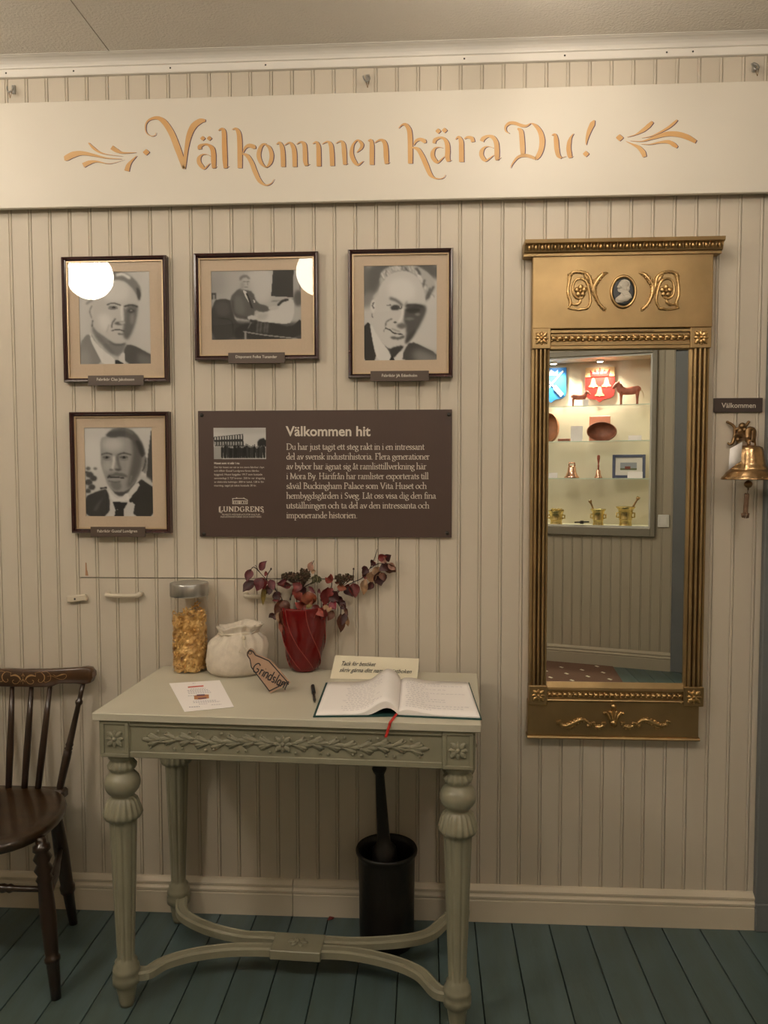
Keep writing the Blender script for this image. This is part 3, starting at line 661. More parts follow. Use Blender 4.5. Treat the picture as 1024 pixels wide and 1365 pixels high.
portrait('dark framed close portrait of a smiling man with wavy pale hair', (450, 320), 6.024, (84, 66, 928, 1104), (116, 102, 892, 1068), (214, 205, 797, 965),
         (264, 1050, 734, 1132), ('Fabrikör JA Edenholm', 356, 640, 1098), pic3, 1)
portrait('dark framed portrait of a moustached man in winged collar, below the other portraits', (80, 535), 6.024, (80, 82, 878, 1060), (116, 112, 840, 1024), (203, 210, 744, 922),
         (244, 1008, 684, 1088), ('Fabrikör Gustaf Lundgren', 300, 620, 1052), pic4, 1)

# ------------------------------------------------------------------ serif lettering for the body text: broad-pen skeleton alphabet
def gl(s): return [[tuple(float(v) for v in p.split(',')) for p in st.split()] for st in s.split('|')]
SER = {  # advance, strokes (x,y in units of the x-height); strokes starting with '-' pts are straight
 'a': (.92, gl('.12,.82 .35,1 .6,.85 .62,.5 .62,.15 .78,0 .88,.08|.6,.6 .25,.5 .1,.25 .25,0 .6,.2')),
 'b': (1.02, gl('.0,1.65 .2,1.7 .2,.85 .2,.05|.2,.75 .5,1 .88,.7 .88,.3 .5,0 .2,.12')), 'c': (.85, gl('.78,.82 .5,1 .12,.7 .1,.3 .45,0 .8,.15')),
 'd': (1.05, gl('.6,1.65 .78,1.7 .78,.85 .78,.1 .98,.03|.78,.8 .5,1 .12,.7 .12,.3 .45,0 .78,.2')), 'e': (.88, gl('.12,.58 .45,.6 .78,.65 .7,.92 .45,1 .12,.7 .1,.3 .45,0 .8,.15')),
 'f': (.6, gl('.72,1.6 .45,1.7 .28,1.4 .27,.8 .27,.02|.05,.95 .55,.95|.08,.02 .5,.02')), 'g': (.92, gl('.4,1 .12,.85 .12,.55 .4,.4 .68,.55 .68,.85 .4,1|.7,.92 .9,.95|.3,.42 .12,.2 .7,.0 .85,-.3 .4,-.55 .05,-.3 .2,-.05')),
 'h': (1.1, gl('.0,1.65 .2,1.7 .2,.85 .2,.02|.2,.72 .55,1 .85,.8 .85,.4 .85,.02|.05,.02 .38,.02|.7,.02 1.02,.02')), 'i': (.5, gl('.05,.95 .22,1 .22,.5 .22,.02|.06,.02 .4,.02|.2,1.45 .24,1.5')),
 'j': (.48, gl('.08,.95 .25,1 .25,.3 .2,-.4 -.05,-.5|.22,1.45 .27,1.5')), 'k': (1.0, gl('.0,1.65 .2,1.7 .2,.85 .2,.02|.05,.02 .38,.02|.22,.45 .5,.7 .8,.97|.35,.55 .6,.25 .95,.02|.62,.97 .95,.97')),
 'l': (.52, gl('.02,1.65 .22,1.7 .22,.85 .22,.02|.06,.02 .4,.02')), 'm': (1.65, gl('.0,.95 .2,1 .2,.5 .2,.02|.2,.75 .5,1 .78,.8 .78,.4 .78,.02|.78,.75 1.1,1 1.38,.8 1.38,.4 1.38,.02|.05,.02 .36,.02|.63,.02 .95,.02|1.24,.02 1.56,.02')),
 'n': (1.1, gl('.0,.95 .2,1 .2,.5 .2,.02|.2,.72 .55,1 .85,.8 .85,.4 .85,.02|.05,.02 .38,.02|.7,.02 1.02,.02')), 'o': (.98, gl('.46,1 .12,.8 .1,.3 .46,0 .84,.25 .82,.8 .46,1')),
 'p': (1.04, gl('.0,.95 .2,1 .2,.3 .2,-.55|.2,.75 .5,1 .88,.7 .88,.3 .5,0 .2,.15|.04,-.55 .42,-.55')), 'r': (.76, gl('.0,.95 .2,1 .2,.5 .2,.02|.2,.7 .42,.95 .68,.93|.05,.02 .42,.02')),
 's': (.74, gl('.6,.85 .35,1 .12,.8 .2,.58 .5,.42 .62,.22 .38,0 .1,.12')), 't': (.62, gl('.24,1.3 .24,.9 .24,.3 .38,0 .58,.1|.03,.95 .55,.95')), 'u': (1.08, gl('.0,.95 .18,1 .18,.5 .22,.1 .5,0 .8,.25|.65,.95 .82,1 .82,.5 .82,.1 1.02,.03')),
 'v': (.95, gl('.1,.97 .28,.5 .46,.02|.46,.02 .66,.5 .84,.97|.0,.97 .3,.97|.68,.97 .95,.97')), 'x': (.95, gl('.12,.97 .45,.5 .85,.02|.8,.97 .45,.5 .1,.02|.0,.97 .3,.97|.65,.97 .92,.97|.0,.02 .28,.02|.65,.02 .95,.02')), 'y': (.95, gl('.1,.97 .28,.5 .48,.05|.84,.97 .6,.3 .4,-.35 .1,-.5|.0,.97 .3,.97|.68,.97 .95,.97')),
 '.': (.42, gl('.18,.03 .24,.08')), ' ': (.5, []), ',': (.42, gl('.2,.08 .22,-.1 .12,-.25')),
 'D': (1.55, gl('.25,1.58 .25,.8 .25,.02|.05,1.58 .6,1.58 1.2,1.35 1.38,.8 1.15,.25 .6,.02 .05,.02')), 'F': (1.15, gl('.28,1.58 .28,.8 .28,.02|.05,1.58 1.0,1.58 1.02,1.3|.28,.85 .8,.85|.08,.02 .52,.02')),
 'M': (1.85, gl('.3,1.58 .26,.8 .22,.02|.3,1.58 .6,.8 .9,.1|.9,.1 1.2,.8 1.48,1.58|1.48,1.58 1.52,.8 1.56,.02|.05,1.58 .3,1.58|.05,.02 .42,.02|1.35,.02 1.78,.02')),
 'B': (1.25, gl('.25,1.58 .25,.8 .25,.02|.05,1.58 .6,1.58 .95,1.3 .6,.88 .25,.85|.6,.88 1.1,.6 1.05,.15 .6,.02 .05,.02')), 'H': (1.6, gl('.28,1.58 .28,.8 .28,.02|1.28,1.58 1.28,.8 1.28,.02|.28,.82 1.28,.82|.08,1.58 .5,1.58|.08,.02 .5,.02|1.06,1.58 1.5,1.58|1.06,.02 1.5,.02')),
 'P': (1.2, gl('.25,1.58 .25,.8 .25,.02|.05,1.58 .7,1.58 1.08,1.2 .75,.78 .25,.78|.05,.02 .5,.02')), 'V': (1.45, gl('.15,1.58 .42,.8 .7,.0|.7,0 .98,.8 1.25,1.58|.0,1.58 .4,1.58|1.05,1.58 1.42,1.58')),
 'S': (1.05, gl('.85,1.35 .5,1.6 .15,1.3 .3,.95 .75,.65 .85,.3 .5,0 .1,.2')), 'L': (1.15, gl('.28,1.58 .28,.8 .28,.02|.05,1.58 .55,1.58|.05,.02 1.0,.02 1.08,.35')),
 'U': (1.5, gl('.25,1.58 .25,.6 .4,.1 .78,0 1.15,.2 1.22,.8 1.22,1.58|.05,1.58 .5,1.58|1.02,1.58 1.42,1.58')), 'N': (1.6, gl('.28,.02 .28,.8 .28,1.55|.28,1.55 .8,.8 1.32,.02|1.32,.02 1.32,.8 1.32,1.58|.08,.02 .5,.02|.05,1.58 .3,1.58|1.1,1.58 1.54,1.58')),
 'G': (1.5, gl('1.2,1.35 .75,1.6 .25,1.3 .15,.7 .4,.1 .85,0 1.22,.2|1.22,.2 1.22,.4 1.22,.68|1.0,.7 1.4,.7')), 'R': (1.35, gl('.25,1.58 .25,.8 .25,.02|.05,1.58 .65,1.58 1.0,1.25 .7,.85 .25,.82|.6,.82 .9,.4 1.25,.02|.05,.02 .5,.02')),
 'E': (1.2, gl('.25,1.58 .25,.8 .25,.02|.05,1.58 1.0,1.58 1.02,1.3|.25,.84 .8,.84|.05,.02 1.02,.02 1.08,.35')),
}
SER['å'] = (.92, SER['a'][1]+gl('.38,1.2 .25,1.38 .38,1.55 .52,1.38 .38,1.2')); SER['ä'] = (.92, SER['a'][1]+gl('.2,1.38 .25,1.43|.52,1.38 .57,1.43')); SER['ö'] = (.98, SER['o'][1]+gl('.26,1.38 .31,1.43|.6,1.38 .65,1.43'))
def serif_text(s, p0, p1, Y, mt, parent, xh, wt=.2, name='lettering', space=0.0):
    """xh: x-height in metres"""
    x = 0; parts = []
    for ch in s:
        adv, st = SER[ch]
        for q in st: parts.append([(x+a, b) for a, b in q])
        x += adv+space
    tot = max(p[0] for q in parts for p in q); a = W(*p0, Y); b = W(*p1, Y); k = (b.x-a.x)/tot; sl = (b.z-a.z)/(b.x-a.x)
    mb = MB(); nib = R(20)
    for q in parts:
        P = [Vector((u, v, 0)) for u, v in q]; P, _ = spline(P, [1]*len(P), 3) if len(P) > 2 else (P, 0); prev = None
        for i in range(len(P)):
            t = (P[min(i+1, len(P)-1)]-P[max(i-1, 0)]).normalized(); n_ = Vector((-t.y, t.x, 0))
            w_ = wt*(.38+.75*abs(math.sin(math.atan2(t.y, t.x)-nib)))/2
            e = t*(wt*.2 if i == len(P)-1 else (-wt*.2 if i == 0 else 0))
            pr = []
            for sg in (1, -1):
                u = P[i]+e+n_*w_*sg; X = u.x*k; pr.append(mb.vert((a.x+X, Y, a.z+u.y*xh+X*sl)))
            if prev: mb.face((prev[0], prev[1], pr[1], pr[0]))
            prev = pr
    return mb.build(name, mt, parent, fix=False)

# ------------------------------------------------------------------ info sign
YI = -.012; i0, i1 = W(265, 632, YI).x, W(602.5, 632, YI).x; j1, j0 = W(432, 546.8, YI).z, W(432, 716, YI).z
t = thing('info_sign', 'large brown information board with white welcome text, photo and house logo', 'sign', ((i0+i1)/2, -.001, j0))
MB().box(i0, i1, YI, -.001, j0, j1, .0008).build('sign_panel', info_m, t)
for px, py in ((269, 553.5), (598.5, 552.5), (272, 712), (596, 710.5)):
    p = W(px, py, YI); MB().lathe([(.0058, 0), (.0058, .002), (.0045, .004), (.0015, .0045)], (p.x, YI+.0002, p.z), 14, axis=Matrix.Rotation(R(90), 3, 'X')).build('screw', dsteel, t)
wall_text('Välkommen hit', (381, 581), (494, 581), YI-.0004, ink_w, t, bold=.022)
c = (255, 535, 2.844)
LN = ['Du har just tagit ett steg rakt in i en intressant', 'del av svensk industrihistoria. Flera generationer', 'av bybor har ägnat sig åt ramlisttillverkning här', 'i Mora By. Härifrån har ramlister exporterats till',
      'såväl Buckingham Palace som Vita Huset och', 'hembygdsgården i Sveg. Låt oss visa dig den fina', 'utställningen och ta del av den intressanta och', 'imponerande historien.']
ends = [884, 903, 891, 899, 892, 928, 902, 628]
for i, s in enumerate(LN):
    y = 183+i*37.1
    serif_text(s, (c[0]+361/c[2], c[1]+y/c[2]), (c[0]+ends[i]/c[2], c[1]+y/c[2]), YI-.0004, ink_w, t, .0112, .19)
small = [('Huset som vi står i nu', 382, 572, .03), ('Det här huset var ett av tre stora fabriker i byn', 703, 624, 0), ('och tillhör Gustaf Lundgrens första fabriks-', 642, 670, 0), ('byggnad. Huset byggdes 1917 som kostade', 680, 718, 0),
         ('sammanlagt 2 727 kronor. 250 kr var dragning', 712, 766, 0), ('av elektriska ledningar, 800 kr kakel, 128 kr för', 703, 814, 0), ('murning, tegel på taket kostade 30 kr.', 605, 862, 0)]
for s, xe, y, bd in small: wall_text(s, (280+55/9.75, 560+y/9.75), (280+xe/9.75, 560+y/9.75), YI-.0004, ink_w, t, bold=bd)
serif_text('LUNDGRENS', (280+118/9.75, 560+1188/9.75), (280+690/9.75, 560+1188/9.75), YI-.0004, ink_w, t, .0092, .30, space=.18)
wall_text('MUSEETS MÖTESPLATS FÖR KULTUR,', (280+158/9.75, 560+1238/9.75), (280+655/9.75, 560+1238/9.75), YI-.0004, ink_w, t)
wall_text('INDUSTRIHISTORIA OCH HANTVERK', (280+138/9.75, 560+1268/9.75), (280+672/9.75, 560+1268/9.75), YI-.0004, ink_w, t)
mb = MB(); fz = lambda x, y: W(280+x/9.75, 560+y/9.75, YI-.0004)
for q in ([(295,1090,8),(295,1025,8)],[(485,1090,8),(485,1045,8)],[(295,1088,7),(485,1088,7)],[(288,1020,8),(440,1018,8),(492,1045,8)],[(345,1005,12),(345,1020,12)],[(440,1008,12),(440,1020,12)],[(305,1050,7),(475,1050,7)],[(120,1130,8),(120,1195,8),(160,1205,6)],[(690,1180,4),(700,1195,7),(680,1203,7)]): ribbon(mb, q, fz, 2)
for x in (310, 335, 362, 405, 440, 465): ribbon(mb, [(x,1058,12),(x,1078,12)], fz, 2)
ribbon(mb, [(384,1056,16),(384,1088,16)], fz, 2); mb.build('house_logo', ink_w, t, fix=False, kind='stuff')
p = Pic(140, 85, (45, 102, 725, 508), .78); p.poly([(45,102),(725,102),(725,190),(45,170)], .72, 20).poly([(45,225),(430,185),(440,345),(60,340)], .18, 3, sm=False)
for k in range(11):
    x = 62+k*34; p.poly([(x,212-k*2),(x+18,210-k*2),(x+18,258-k),(x,260-k)], .72, 2, sm=False); p.poly([(x,285),(x+18,283),(x+18,328),(x,330)], .62, 3, sm=False)
p.line([(55,222),(430,188)], 6, .3, 2).line([(60,345),(700,360)], 6, .6, 6).poly([(620,260),(725,230),(725,380),(615,360)], .14, 6).poly([(45,350),(170,345),(160,508),(45,508)], .62, 6, sm=False)
random.seed(3)
for k in range(24):
    x = 160+k*23.5+random.uniform(-5, 5); hh = 338+random.uniform(-22, 18)
    p.ell(x, hh, 9, 11, .35, 2).poly([(x-16,hh+12),(x+16,hh+12),(x+17,430),(x+13,500),(x-12,500),(x-17,430)], random.choice((.08, .12, .2)), 3).line([(x+12,430),(x+12,500)], 5, .6, 2)
p.mesh('photograph', (280+45/9.75, 560+102/9.75), (280+725/9.75, 560+102/9.75), (280+45/9.75, 560+508/9.75), YI-.0004, t)

# small sign over the bell
a, b = W(952, 540, -.008), W(1017, 540, -.008); z1, z0 = W(985, 530.5, -.008).z, W(985, 549.5, -.008).z
t = thing('small_sign', 'small dark brown plate reading welcome above the brass bell', 'sign', ((a.x+b.x)/2, -.001, z0))
MB().box(a.x, b.x, -.008, -.001, z0, z1, .0006).build('plate', plate_dk, t)
wall_text('Välkommen', (962, 543.5), (1007.5, 543.5), -.0084, ink_w, t, bold=.01)

# ------------------------------------------------------------------ gilt mirror
YMF = -.034
fx = lambda px, py=650, Y=YMF: W(px, py, Y).x
fzz = lambda py, px=825, Y=YMF: W(px, py, Y).z
t = mirror = thing('pier_mirror', 'tall gilt framed mirror with fluted columns, cameo medallion and beaded cornice', 'mirror', (.555, -.001, fzz(987)))
gx0, gx1 = .354, .752                                    # glass opening
cx0, cx1 = .3035, .8075                                  # outer edges of the columns
hz1, hz0 = fzz(337), fzz(437)
MB().box(.3035, .8135, -.030, -.001, hz0, hz1+.004, .002).build('header_panel', gold, t)
# cornice
z1, z0 = fzz(321), fzz(337); h = z1-z0
prof = [(0, z0-.006), (-.036, z0-.006), (-.036, z0+.001), (-.044, z0+.003), (-.046, z0+h*.25), (-.052, z0+h*.62), (-.062, z0+h*.72), (-.064, z0+h), (0, z0+h)]
cxa, cxb = W(700, 328, -.06).x, W(967, 325, -.06).x
cn = MB().prism(prof, cxa, cxb, 'x').build('cornice', gold, t)
mb = MB(); n = 30
for i in range(n):
    x = cxa+.004+(cxb-cxa-.008)*(i+.5)/n
    mb.ball((x, -.052, z0+h*.40), .0066, 8, 6, (.72, .95, 1.25)); mb.tube([(x+.0092, -.055, z0+h*.66), (x+.0092, -.052, z0+h*.12)], [.0018, .0005], 5)
mb.build('egg_moulding', gold_hi, cn, kind='stuff')
# leaf mouldings, rails, corner blocks, columns
def leaf_row(x0, x1, zc, hh, Y, n, dirn=1):
    mb = MB()
    for i in range(n):
        x = x0+(x1-x0)*(i+.5)/n; w_ = (x1-x0)/n
        mb.ball((x, Y, zc), hh*.5, 8, 5, (w_/hh*1.15, .8, .75)); mb.ball((x-w_*.3*dirn, Y-.001, zc+hh*.3), hh*.2, 6, 4, (1.6, .9, .9)); mb.ball((x-w_*.3*dirn, Y-.001, zc-hh*.3), hh*.2, 6, 4, (1.6, .9, .9))
    return mb
zr1, zr0 = fzz(439), fzz(466)
r_ = MB(); r_.prism([(-.001, zr0), (-.026, zr0), (-.031, zr0+.004), (-.031, zr0+.012), (-.034, zr0+.014), (-.034, zr0+.018), (-.028, zr0+.020), (-.028, zr1-.010), (-.036, zr1-.008), (-.036, zr1-.001), (-.001, zr1-.001)], gx0, gx1, 'x')
r_ = r_.build('top_rail', gold, t)
leaf_row(gx0+.002, gx1-.002, (zr0+.020+zr1-.010)/2, .019, -.031, 22).build('leaf_moulding', gold_hi, r_, kind='stuff')
MB().box(fx(810, 441), fx(872, 441), -.0372, -.036, zr1-.0065, zr1-.005).build('dark_slot', dsteel, r_)
zb1, zb0 = fzz(911), fzz(936)
r2_ = MB(); r2_.prism([(-.001, zb0), (-.033, zb0), (-.036, zb0+.003), (-.034, zb0+.006), (-.028, zb0+.007), (-.028, zb1-.024), (-.037, zb1-.021), (-.036, zb1-.014), (-.024, zb1), (-.001, zb1)], gx0, gx1, 'x')
r2_ = r2_.build('bottom_rail', gold, t)
leaf_row(gx0+.002, gx1-.002, (zb0+.007+zb1-.024)/2, .017, -.031, 26).build('leaf_moulding', gold_hi, r2_, kind='stuff')
def rosette(mb, c, r, n=8, Y=0):
    x, z = c
    for i in range(n):
        a = 2*PI*i/n+PI/n*(n == 4); rr = r*(1.0 if i % 2 else .86)
        q = Matrix.Rotation(-a, 3, 'Y')
        mb.ball((x+math.cos(a)*rr*.55, Y, z+math.sin(a)*rr*.55), rr*.48, 8, 5, (1.0, .38, .62), q); mb.ball((x+math.cos(a)*rr*.9, Y-.001, z+math.sin(a)*rr*.9), rr*.16, 6, 4, (1, .8, 1))
    mb.ball((x, Y-.003, z), r*.24, 8, 5, (1, .8, 1)); return mb
for bx0_, bx1_, by0, by1 in ((711, 739, 437, 465), (924.5, 950.6, 436, 464), (704.5, 731.7, 914, 940), (911, 937.5, 916, 942)):
    mx, my = (bx0_+bx1_)/2, (by0+by1)/2; left = mx < 800
    x0, x1 = (cx0-.001, gx0+.002) if left else (gx1-.002, cx1+.001)
    z1_, z0_ = W(mx, by0, -.038).z, W(mx, by1, -.038).z
    b = MB().box(x0, x1, -.040, -.001, z0_, z1_, .002).build('corner_block', gold, t)
    rosette(MB(), ((x0+x1)/2, (z0_+z1_)/2), (x1-x0)*.40, 8, -.0405).build('rosette', gold_hi, b, kind='stuff')
za, zb_ = fzz(464.5), fzz(915)
for x0, x1 in ((cx0, gx0), (gx1, cx1)):
    w_ = x1-x0; pts = [(x0, -.001), (x0, -.028), (x0+w_*.13, -.030)]
    for k in range(3):                                   # three reeds between flat fillets
        a = x0+w_*(.16+k*.235)
        for j in range(7):
            q = PI*j/6; pts.append((a+w_*.105*(1-math.cos(q)), -.027-.0105*math.sin(q)))
        pts.append((a+w_*.222, -.0255))
    pts += [(x1-w_*.12, -.030), (x1, -.028), (x1, -.001)]
    MB().prism(pts, zb_, za, 'z', sm=False).build('fluted_column', gold_hi if 0 else gold, t)
MB().box(gx0-.004, gx1+.004, YM, YM+.004, zb1-.004, zr0+.004).build('mirror_glass', mirror_m, t)
bz1_, bz0_ = zb0, fzz(986.5)
bpn = MB().box(.3005, .7985, -.029, -.001, bz0_+.009, bz1_-.0005, .0015).prism([(-.001, bz0_), (-.034, bz0_), (-.037, bz0_+.004), (-.035, bz0_+.008), (-.029, bz0_+.0095), (-.001, bz0_+.0095)], .298, .801, 'x').build('base_panel', gold, t)
# scroll ornaments
def relief(mb, crop, strokes, Y, flat=.95, bumps=False, mirror=None, k=5, n=8):
    ox, oy, s = crop
    for st in strokes:
        P = []; r = []
        for x, y, w_ in st:
            X = 2*mirror-x if mirror else x
            p = W(ox+X/s, oy+y/s, Y); P.append(p); r.append(w_/2/s*depth(p)*1.6)
        mb.tube(P, r, n, flat=flat, smooth=k)
        if bumps:
            Q, rq = spline(P, r, 4)
            for i_ in range(1, len(Q)-1):
                t_ = (Q[i_+1]-Q[i_-1]).normalized(); nn = Vector((-t_.z, 0, t_.x)); sg = 1 if i_ % 2 else -1
                mb.ball(Q[i_]+nn*rq[i_]*.75*sg+Vector((0, -rq[i_]*.35, 0)), rq[i_]*.62, 6, 4, (1, .8, 1))
CH = (745, 345, 5.689)
SC = [[(374,106,5),(335,118,18),(297,160,22),(270,205,20),(275,270,17),(305,340,14),(345,380,16),(358,386,8)],
      [(300,150,10),(285,170,22),(262,200,8)],[(285,235,8),(262,240,18),(275,290,8)],
      [(72,378,8),(90,335,14),(72,270,14),(76,190,13),(98,112,14),(150,99,14),(205,112,15),(238,148,16),(252,215,15),(272,280,12),(290,320,8)],
      [(218,380,10),(242,320,12),(228,230,12),(205,172,12),(160,150,10),(122,170,10),(106,220,11),(116,275,11),(150,302,10),(188,290,8)],
      [(76,374,8),(145,385,11),(218,376,12)],[(100,345,6),(140,346,12),(163,325,12),(160,310,6)],[(98,112,8),(85,125,18),(72,165,8)],[(195,120,10),(215,150,16),(235,180,8)]]
for mir in (None, 491):
    mb = MB(); relief(mb, CH, SC, -.0315, mirror=mir, bumps=True); X = 2*mir-167 if mir else 167
    p = W(CH[0]+X/CH[2], CH[1]+245/CH[2], -.031); r = 50/CH[2]*depth(p)
    for i in range(5):
        a = 2*PI*i/5+.3; mb.ball((p.x+math.cos(a)*r*.58, -.032, p.z+math.sin(a)*r*.58), r*.42, 8, 5, (1, .45, 1))
    mb.ball((p.x, -.035, p.z), r*.25, 8, 5); mb.build('scroll_ornament', gold_hi, t)
# medallion
p = W(745+490/5.689, 345+250/5.689, -.032); k = depth(p)/5.689
md = MB().lathe([(80*k, .0), (80*k, .002), (84*k, .006), (92*k, .0075), (99*k, .005), (101*k, .0)], (p.x, -.0295, p.z), 40, axis=Matrix.Rotation(R(90), 3, 'X') @ Matrix.Diagonal((1, 1.27, 1))).build('medallion', gold_hi, t)
MB().lathe([(82*k, .0), (82*k, .003), (70*k, .0036)], (p.x, -.0297, p.z), 40, axis=Matrix.Rotation(R(90), 3, 'X') @ Matrix.Diagonal((1, 1.27, 1))).build('dark_ground', mat('slate_enamel', (.022, .028, .032), .35), md)
cam_pts = [(475,163),(458,182),(449,200),(441,214),(449,221),(446,236),(451,252),(470,256),(477,264),(455,280),(432,298),(426,318),(440,333),(480,332),(515,318),(553,296),(545,272),(522,243),(532,230),(536,215),(541,195),(534,172),(515,160),(495,157)]
pp = [W(745+x/5.689, 345+y/5.689, -.034) for x, y in cam_pts]; mb = MB()
mb.prism([(q.x, q.z) for q in pp], -.0365, -.0332, 'y')
cxx = sum(q.x for q in pp)/len(pp); czz = sum(q.z for q in pp)/len(pp)
for x, y, a, b in ((495,195,38,32),(505,215,26,22),(490,300,48,26),(520,290,28,22),(478,285,14,26),(462,215,14,14),(528,225,12,20)):
    q = W(745+x/5.689, 345+y/5.689, -.0365); mb.ball((q.x, -.0362, q.z), k, 12, 6, (a, 9, b))
mb.build('cameo_bust', mat('bisque_white', (.55, .50, .42), .6), md)
# base ornament
CB = (730, 930, 5.689)
BS = [[(82,176,22),(98,200,14),(140,214,20),(195,192,26),(245,170,22),(290,176,14),(318,205,14),(300,216,16)],[(135,222,6),(165,228,18),(205,205,14),(235,180,6)],[(342,186,20),(352,212,14),(390,224,22),(425,208,14),(428,185,20)]]
mb = MB(); relief(mb, CB, BS, -.031, bumps=True); relief(mb, CB, BS, -.031, mirror=500, bumps=True)
for a, l, w_ in ((0, 125, 20), (-14, 105, 22), (14, 105, 22), (-30, 108, 20), (30, 108, 20)):
    P = [(500+math.sin(R(a))*l*u*(1 if u < .8 else 1.15), 205-math.cos(R(a))*l*u, w_*(1-.6*abs(u-.45))) for u in (.05, .4, .75, 1)]; relief(mb, CB, [P], -.033)
for x, y, r in ((430,118,9),(572,118,9),(480,112,9),(522,112,9),(500,68,20),(500,195,24)): relief(mb, CB, [[(x-r, y, r), (x, y, r*1.9), (x+r, y, r)]], -.033)
mb.build('acanthus_ornament', gold_hi, bpn)

# ------------------------------------------------------------------ brass bell
CBL = (950, 545, 8.81)
bc = W(998.8, 620, -.095); kk = depth(bc)/8.81
zz = lambda y: W(998.8, 545+y/8.81, -.095).z
t = thing('wall_bell', 'shiny brass wall bell on a scrolled bracket with paper slip and rope pull', 'bell', (bc.x, -.002, zz(1280)))
prof = [(300, 832), (306, 826), (304, 818), (285, 795), (262, 765), (248, 742), (225, 722), (205, 708), (208, 700), (196, 690), (196, 680), (182, 670), (175, 640), (162, 560), (150, 480), (140, 455), (110, 438), (60, 430), (5, 428)]
inner_ = [(292, 828), (270, 790), (215, 715), (165, 640), (140, 480), (60, 450), (5, 448)]
bell = MB().lathe([(r*kk, zz(y)) for r, y in reversed(inner_)]+[(r*kk, zz(y)) for r, y in prof], (bc.x, bc.y, 0), 48).build('bell_body', brass, t)
mb = MB()
for i in range(26):
    a = 2*PI*i/26; r = 288*kk; mb.ball((bc.x+math.cos(a)*r, bc.y+math.sin(a)*r, zz(806)), 11*kk, 6, 4)
mb.build('rim_relief', brass, bell, kind='stuff')
def bp_(x, y, Y=-.012): return W(950+x/8.81, 545+y/8.81, Y)
mb = MB()
mb.tube([bp_(175, 155), bp_(250, 205, -.014), bp_(262, 300, -.016), bp_(235, 400, -.016), bp_(195, 415, -.014), bp_(180, 395, -.012)], [.0035, .0045, .005, .005, .0035, .003], 8, smooth=5)
mb.tube([bp_(425, 155), bp_(380, 210, -.014), bp_(320, 230, -.02), bp_(262, 250, -.018)], [.0035, .005, .006, .005], 8, smooth=5)
mb.tube([bp_(262, 330, -.016), bp_(320, 300, -.03), bp_(400, 330, -.06), bp_(425, 375, -.095)], [.006, .007, .006, .005], 8, smooth=5)
mb.tube([bp_(300, 390, -.02), bp_(340, 360, -.045), bp_(410, 360, -.085), bp_(430, 420, -.095)], [.004, .005, .005, .005], 8, smooth=5)
for x, y, r, Y in ((350,205,.011,-.022),(325,260,.009,-.026),(380,250,.009,-.03),(350,310,.010,-.035),(400,300,.007,-.05),(300,360,.007,-.03)): mb.ball(bp_(x, y, Y), r, 10, 6)
mb.tube([bp_(420, 390, -.08), bp_(420, 260, -.07), bp_(458, 235, -.07), bp_(485, 270, -.07), bp_(480, 390, -.09)], [.008, .009, .006, .008, .006], 8, flat=.5, smooth=4)
mb.tube([bp_(420, 432, -.095), bp_(420, 385, -.095), bp_(500, 350, -.095), bp_(503, 435, -.095)], .0028, 8)
mb.build('bracket', brass_dk, t)
for x, y in ((175, 155), (425, 155)):
    p = bp_(x, y, -.008); MB().ball((p.x, -.008, p.z), .0042, 10, 6, (1, 1.5, 1)).build('screw', brass_dk, t)
cp_ = Vector((bc.x-.001, bc.y, zz(885)))
cl = MB().ball(cp_, 48*kk, 14, 10, (1, 1, .95)).tube([cp_+Vector((0, 0, 40*kk)), cp_+Vector((0, 0, 300*kk))], .002, 6).tube([cp_, cp_-Vector((0, 0, 70*kk))], [.003, .002], 8).build('clapper', brass_dk, t)
mb = MB(); za_, zb2 = zz(1000), zz(1225)
for ph in (0, PI*2/3, PI*4/3):
    mb.tube([(bc.x-.004-.003*i/30+math.cos(i*.75+ph)*.0035, bc.y+math.sin(i*.75+ph)*.0035, za_+(zb2-za_)*i/30) for i in range(31)], .0036, 6)
mb.tube([cp_-Vector((0, 0, 60*kk)), (bc.x-.003, bc.y, za_)], .001, 5)
for a in range(9):
    an = a*.7; mb.tube([(bc.x-.007, bc.y, zb2+.002), (bc.x-.007+math.cos(an)*.010, bc.y+math.sin(an)*.008, zb2-.002), (bc.x-.007+math.cos(an)*.008, bc.y+math.sin(an)*.005, zz(1275)+.002*math.sin(an))], .0022, 5)
mb.build('rope_pull', mat('brown_rope', (.22, .13, .08), .8), cl)
mb = MB(); P = [[(205,468,-.155),(350,388,-.140)],[(197,590,-.165),(343,500,-.148)],[(190,716,-.170),(335,612,-.152)]]
rows = [[bp_(*q) for q in r] for r in P]
mb.rings([[a, b, b+Vector((0, .0006, 0)), a+Vector((0, .0006, 0))] for a, b in rows]); mb.build('paper_slip', paper, t)

# ------------------------------------------------------------------ hatch handles and turn button
for px0_, px1_, py, lab in ((140, 187, 794, 0), (325, 372, 795, 0)):
    a = W(px0_, py, -.02); b = W(px1_, py, -.02)
    MB().tube([(a.x+.004, -.0005, a.z+.004), (a.x+.004, -.016, a.z+.003), (a.x+.016, -.022, a.z), (b.x-.016, -.022, b.z), (b.x-.004, -.016, b.z+.003), (b.x-.004, -.0005, b.z+.004)], [.0075, .0075, .0065, .0065, .0075, .0075], 8, flat=1.0, smooth=3).build('pull_handle', cream_trim, hatch)
p = W(103, 797.5, -.008); t = thing('turn_button', 'small cream wooden turn button screwed to the panelling, left of the pull handle', 'latch', (p.x, 0, p.z))
mb = MB(); mb.M = Matrix.Translation(p) @ Matrix.Rotation(R(-6), 4, 'Y'); mb.box(-.031, .031, -.008, .0065, -.010, .010, .003); mb.build('wooden_bar', cream_trim, t)
MB().ball((p.x-.004, -.0165, p.z-.001), .0032, 8, 5, (1, .5, 1)).build('screw', dsteel, t)
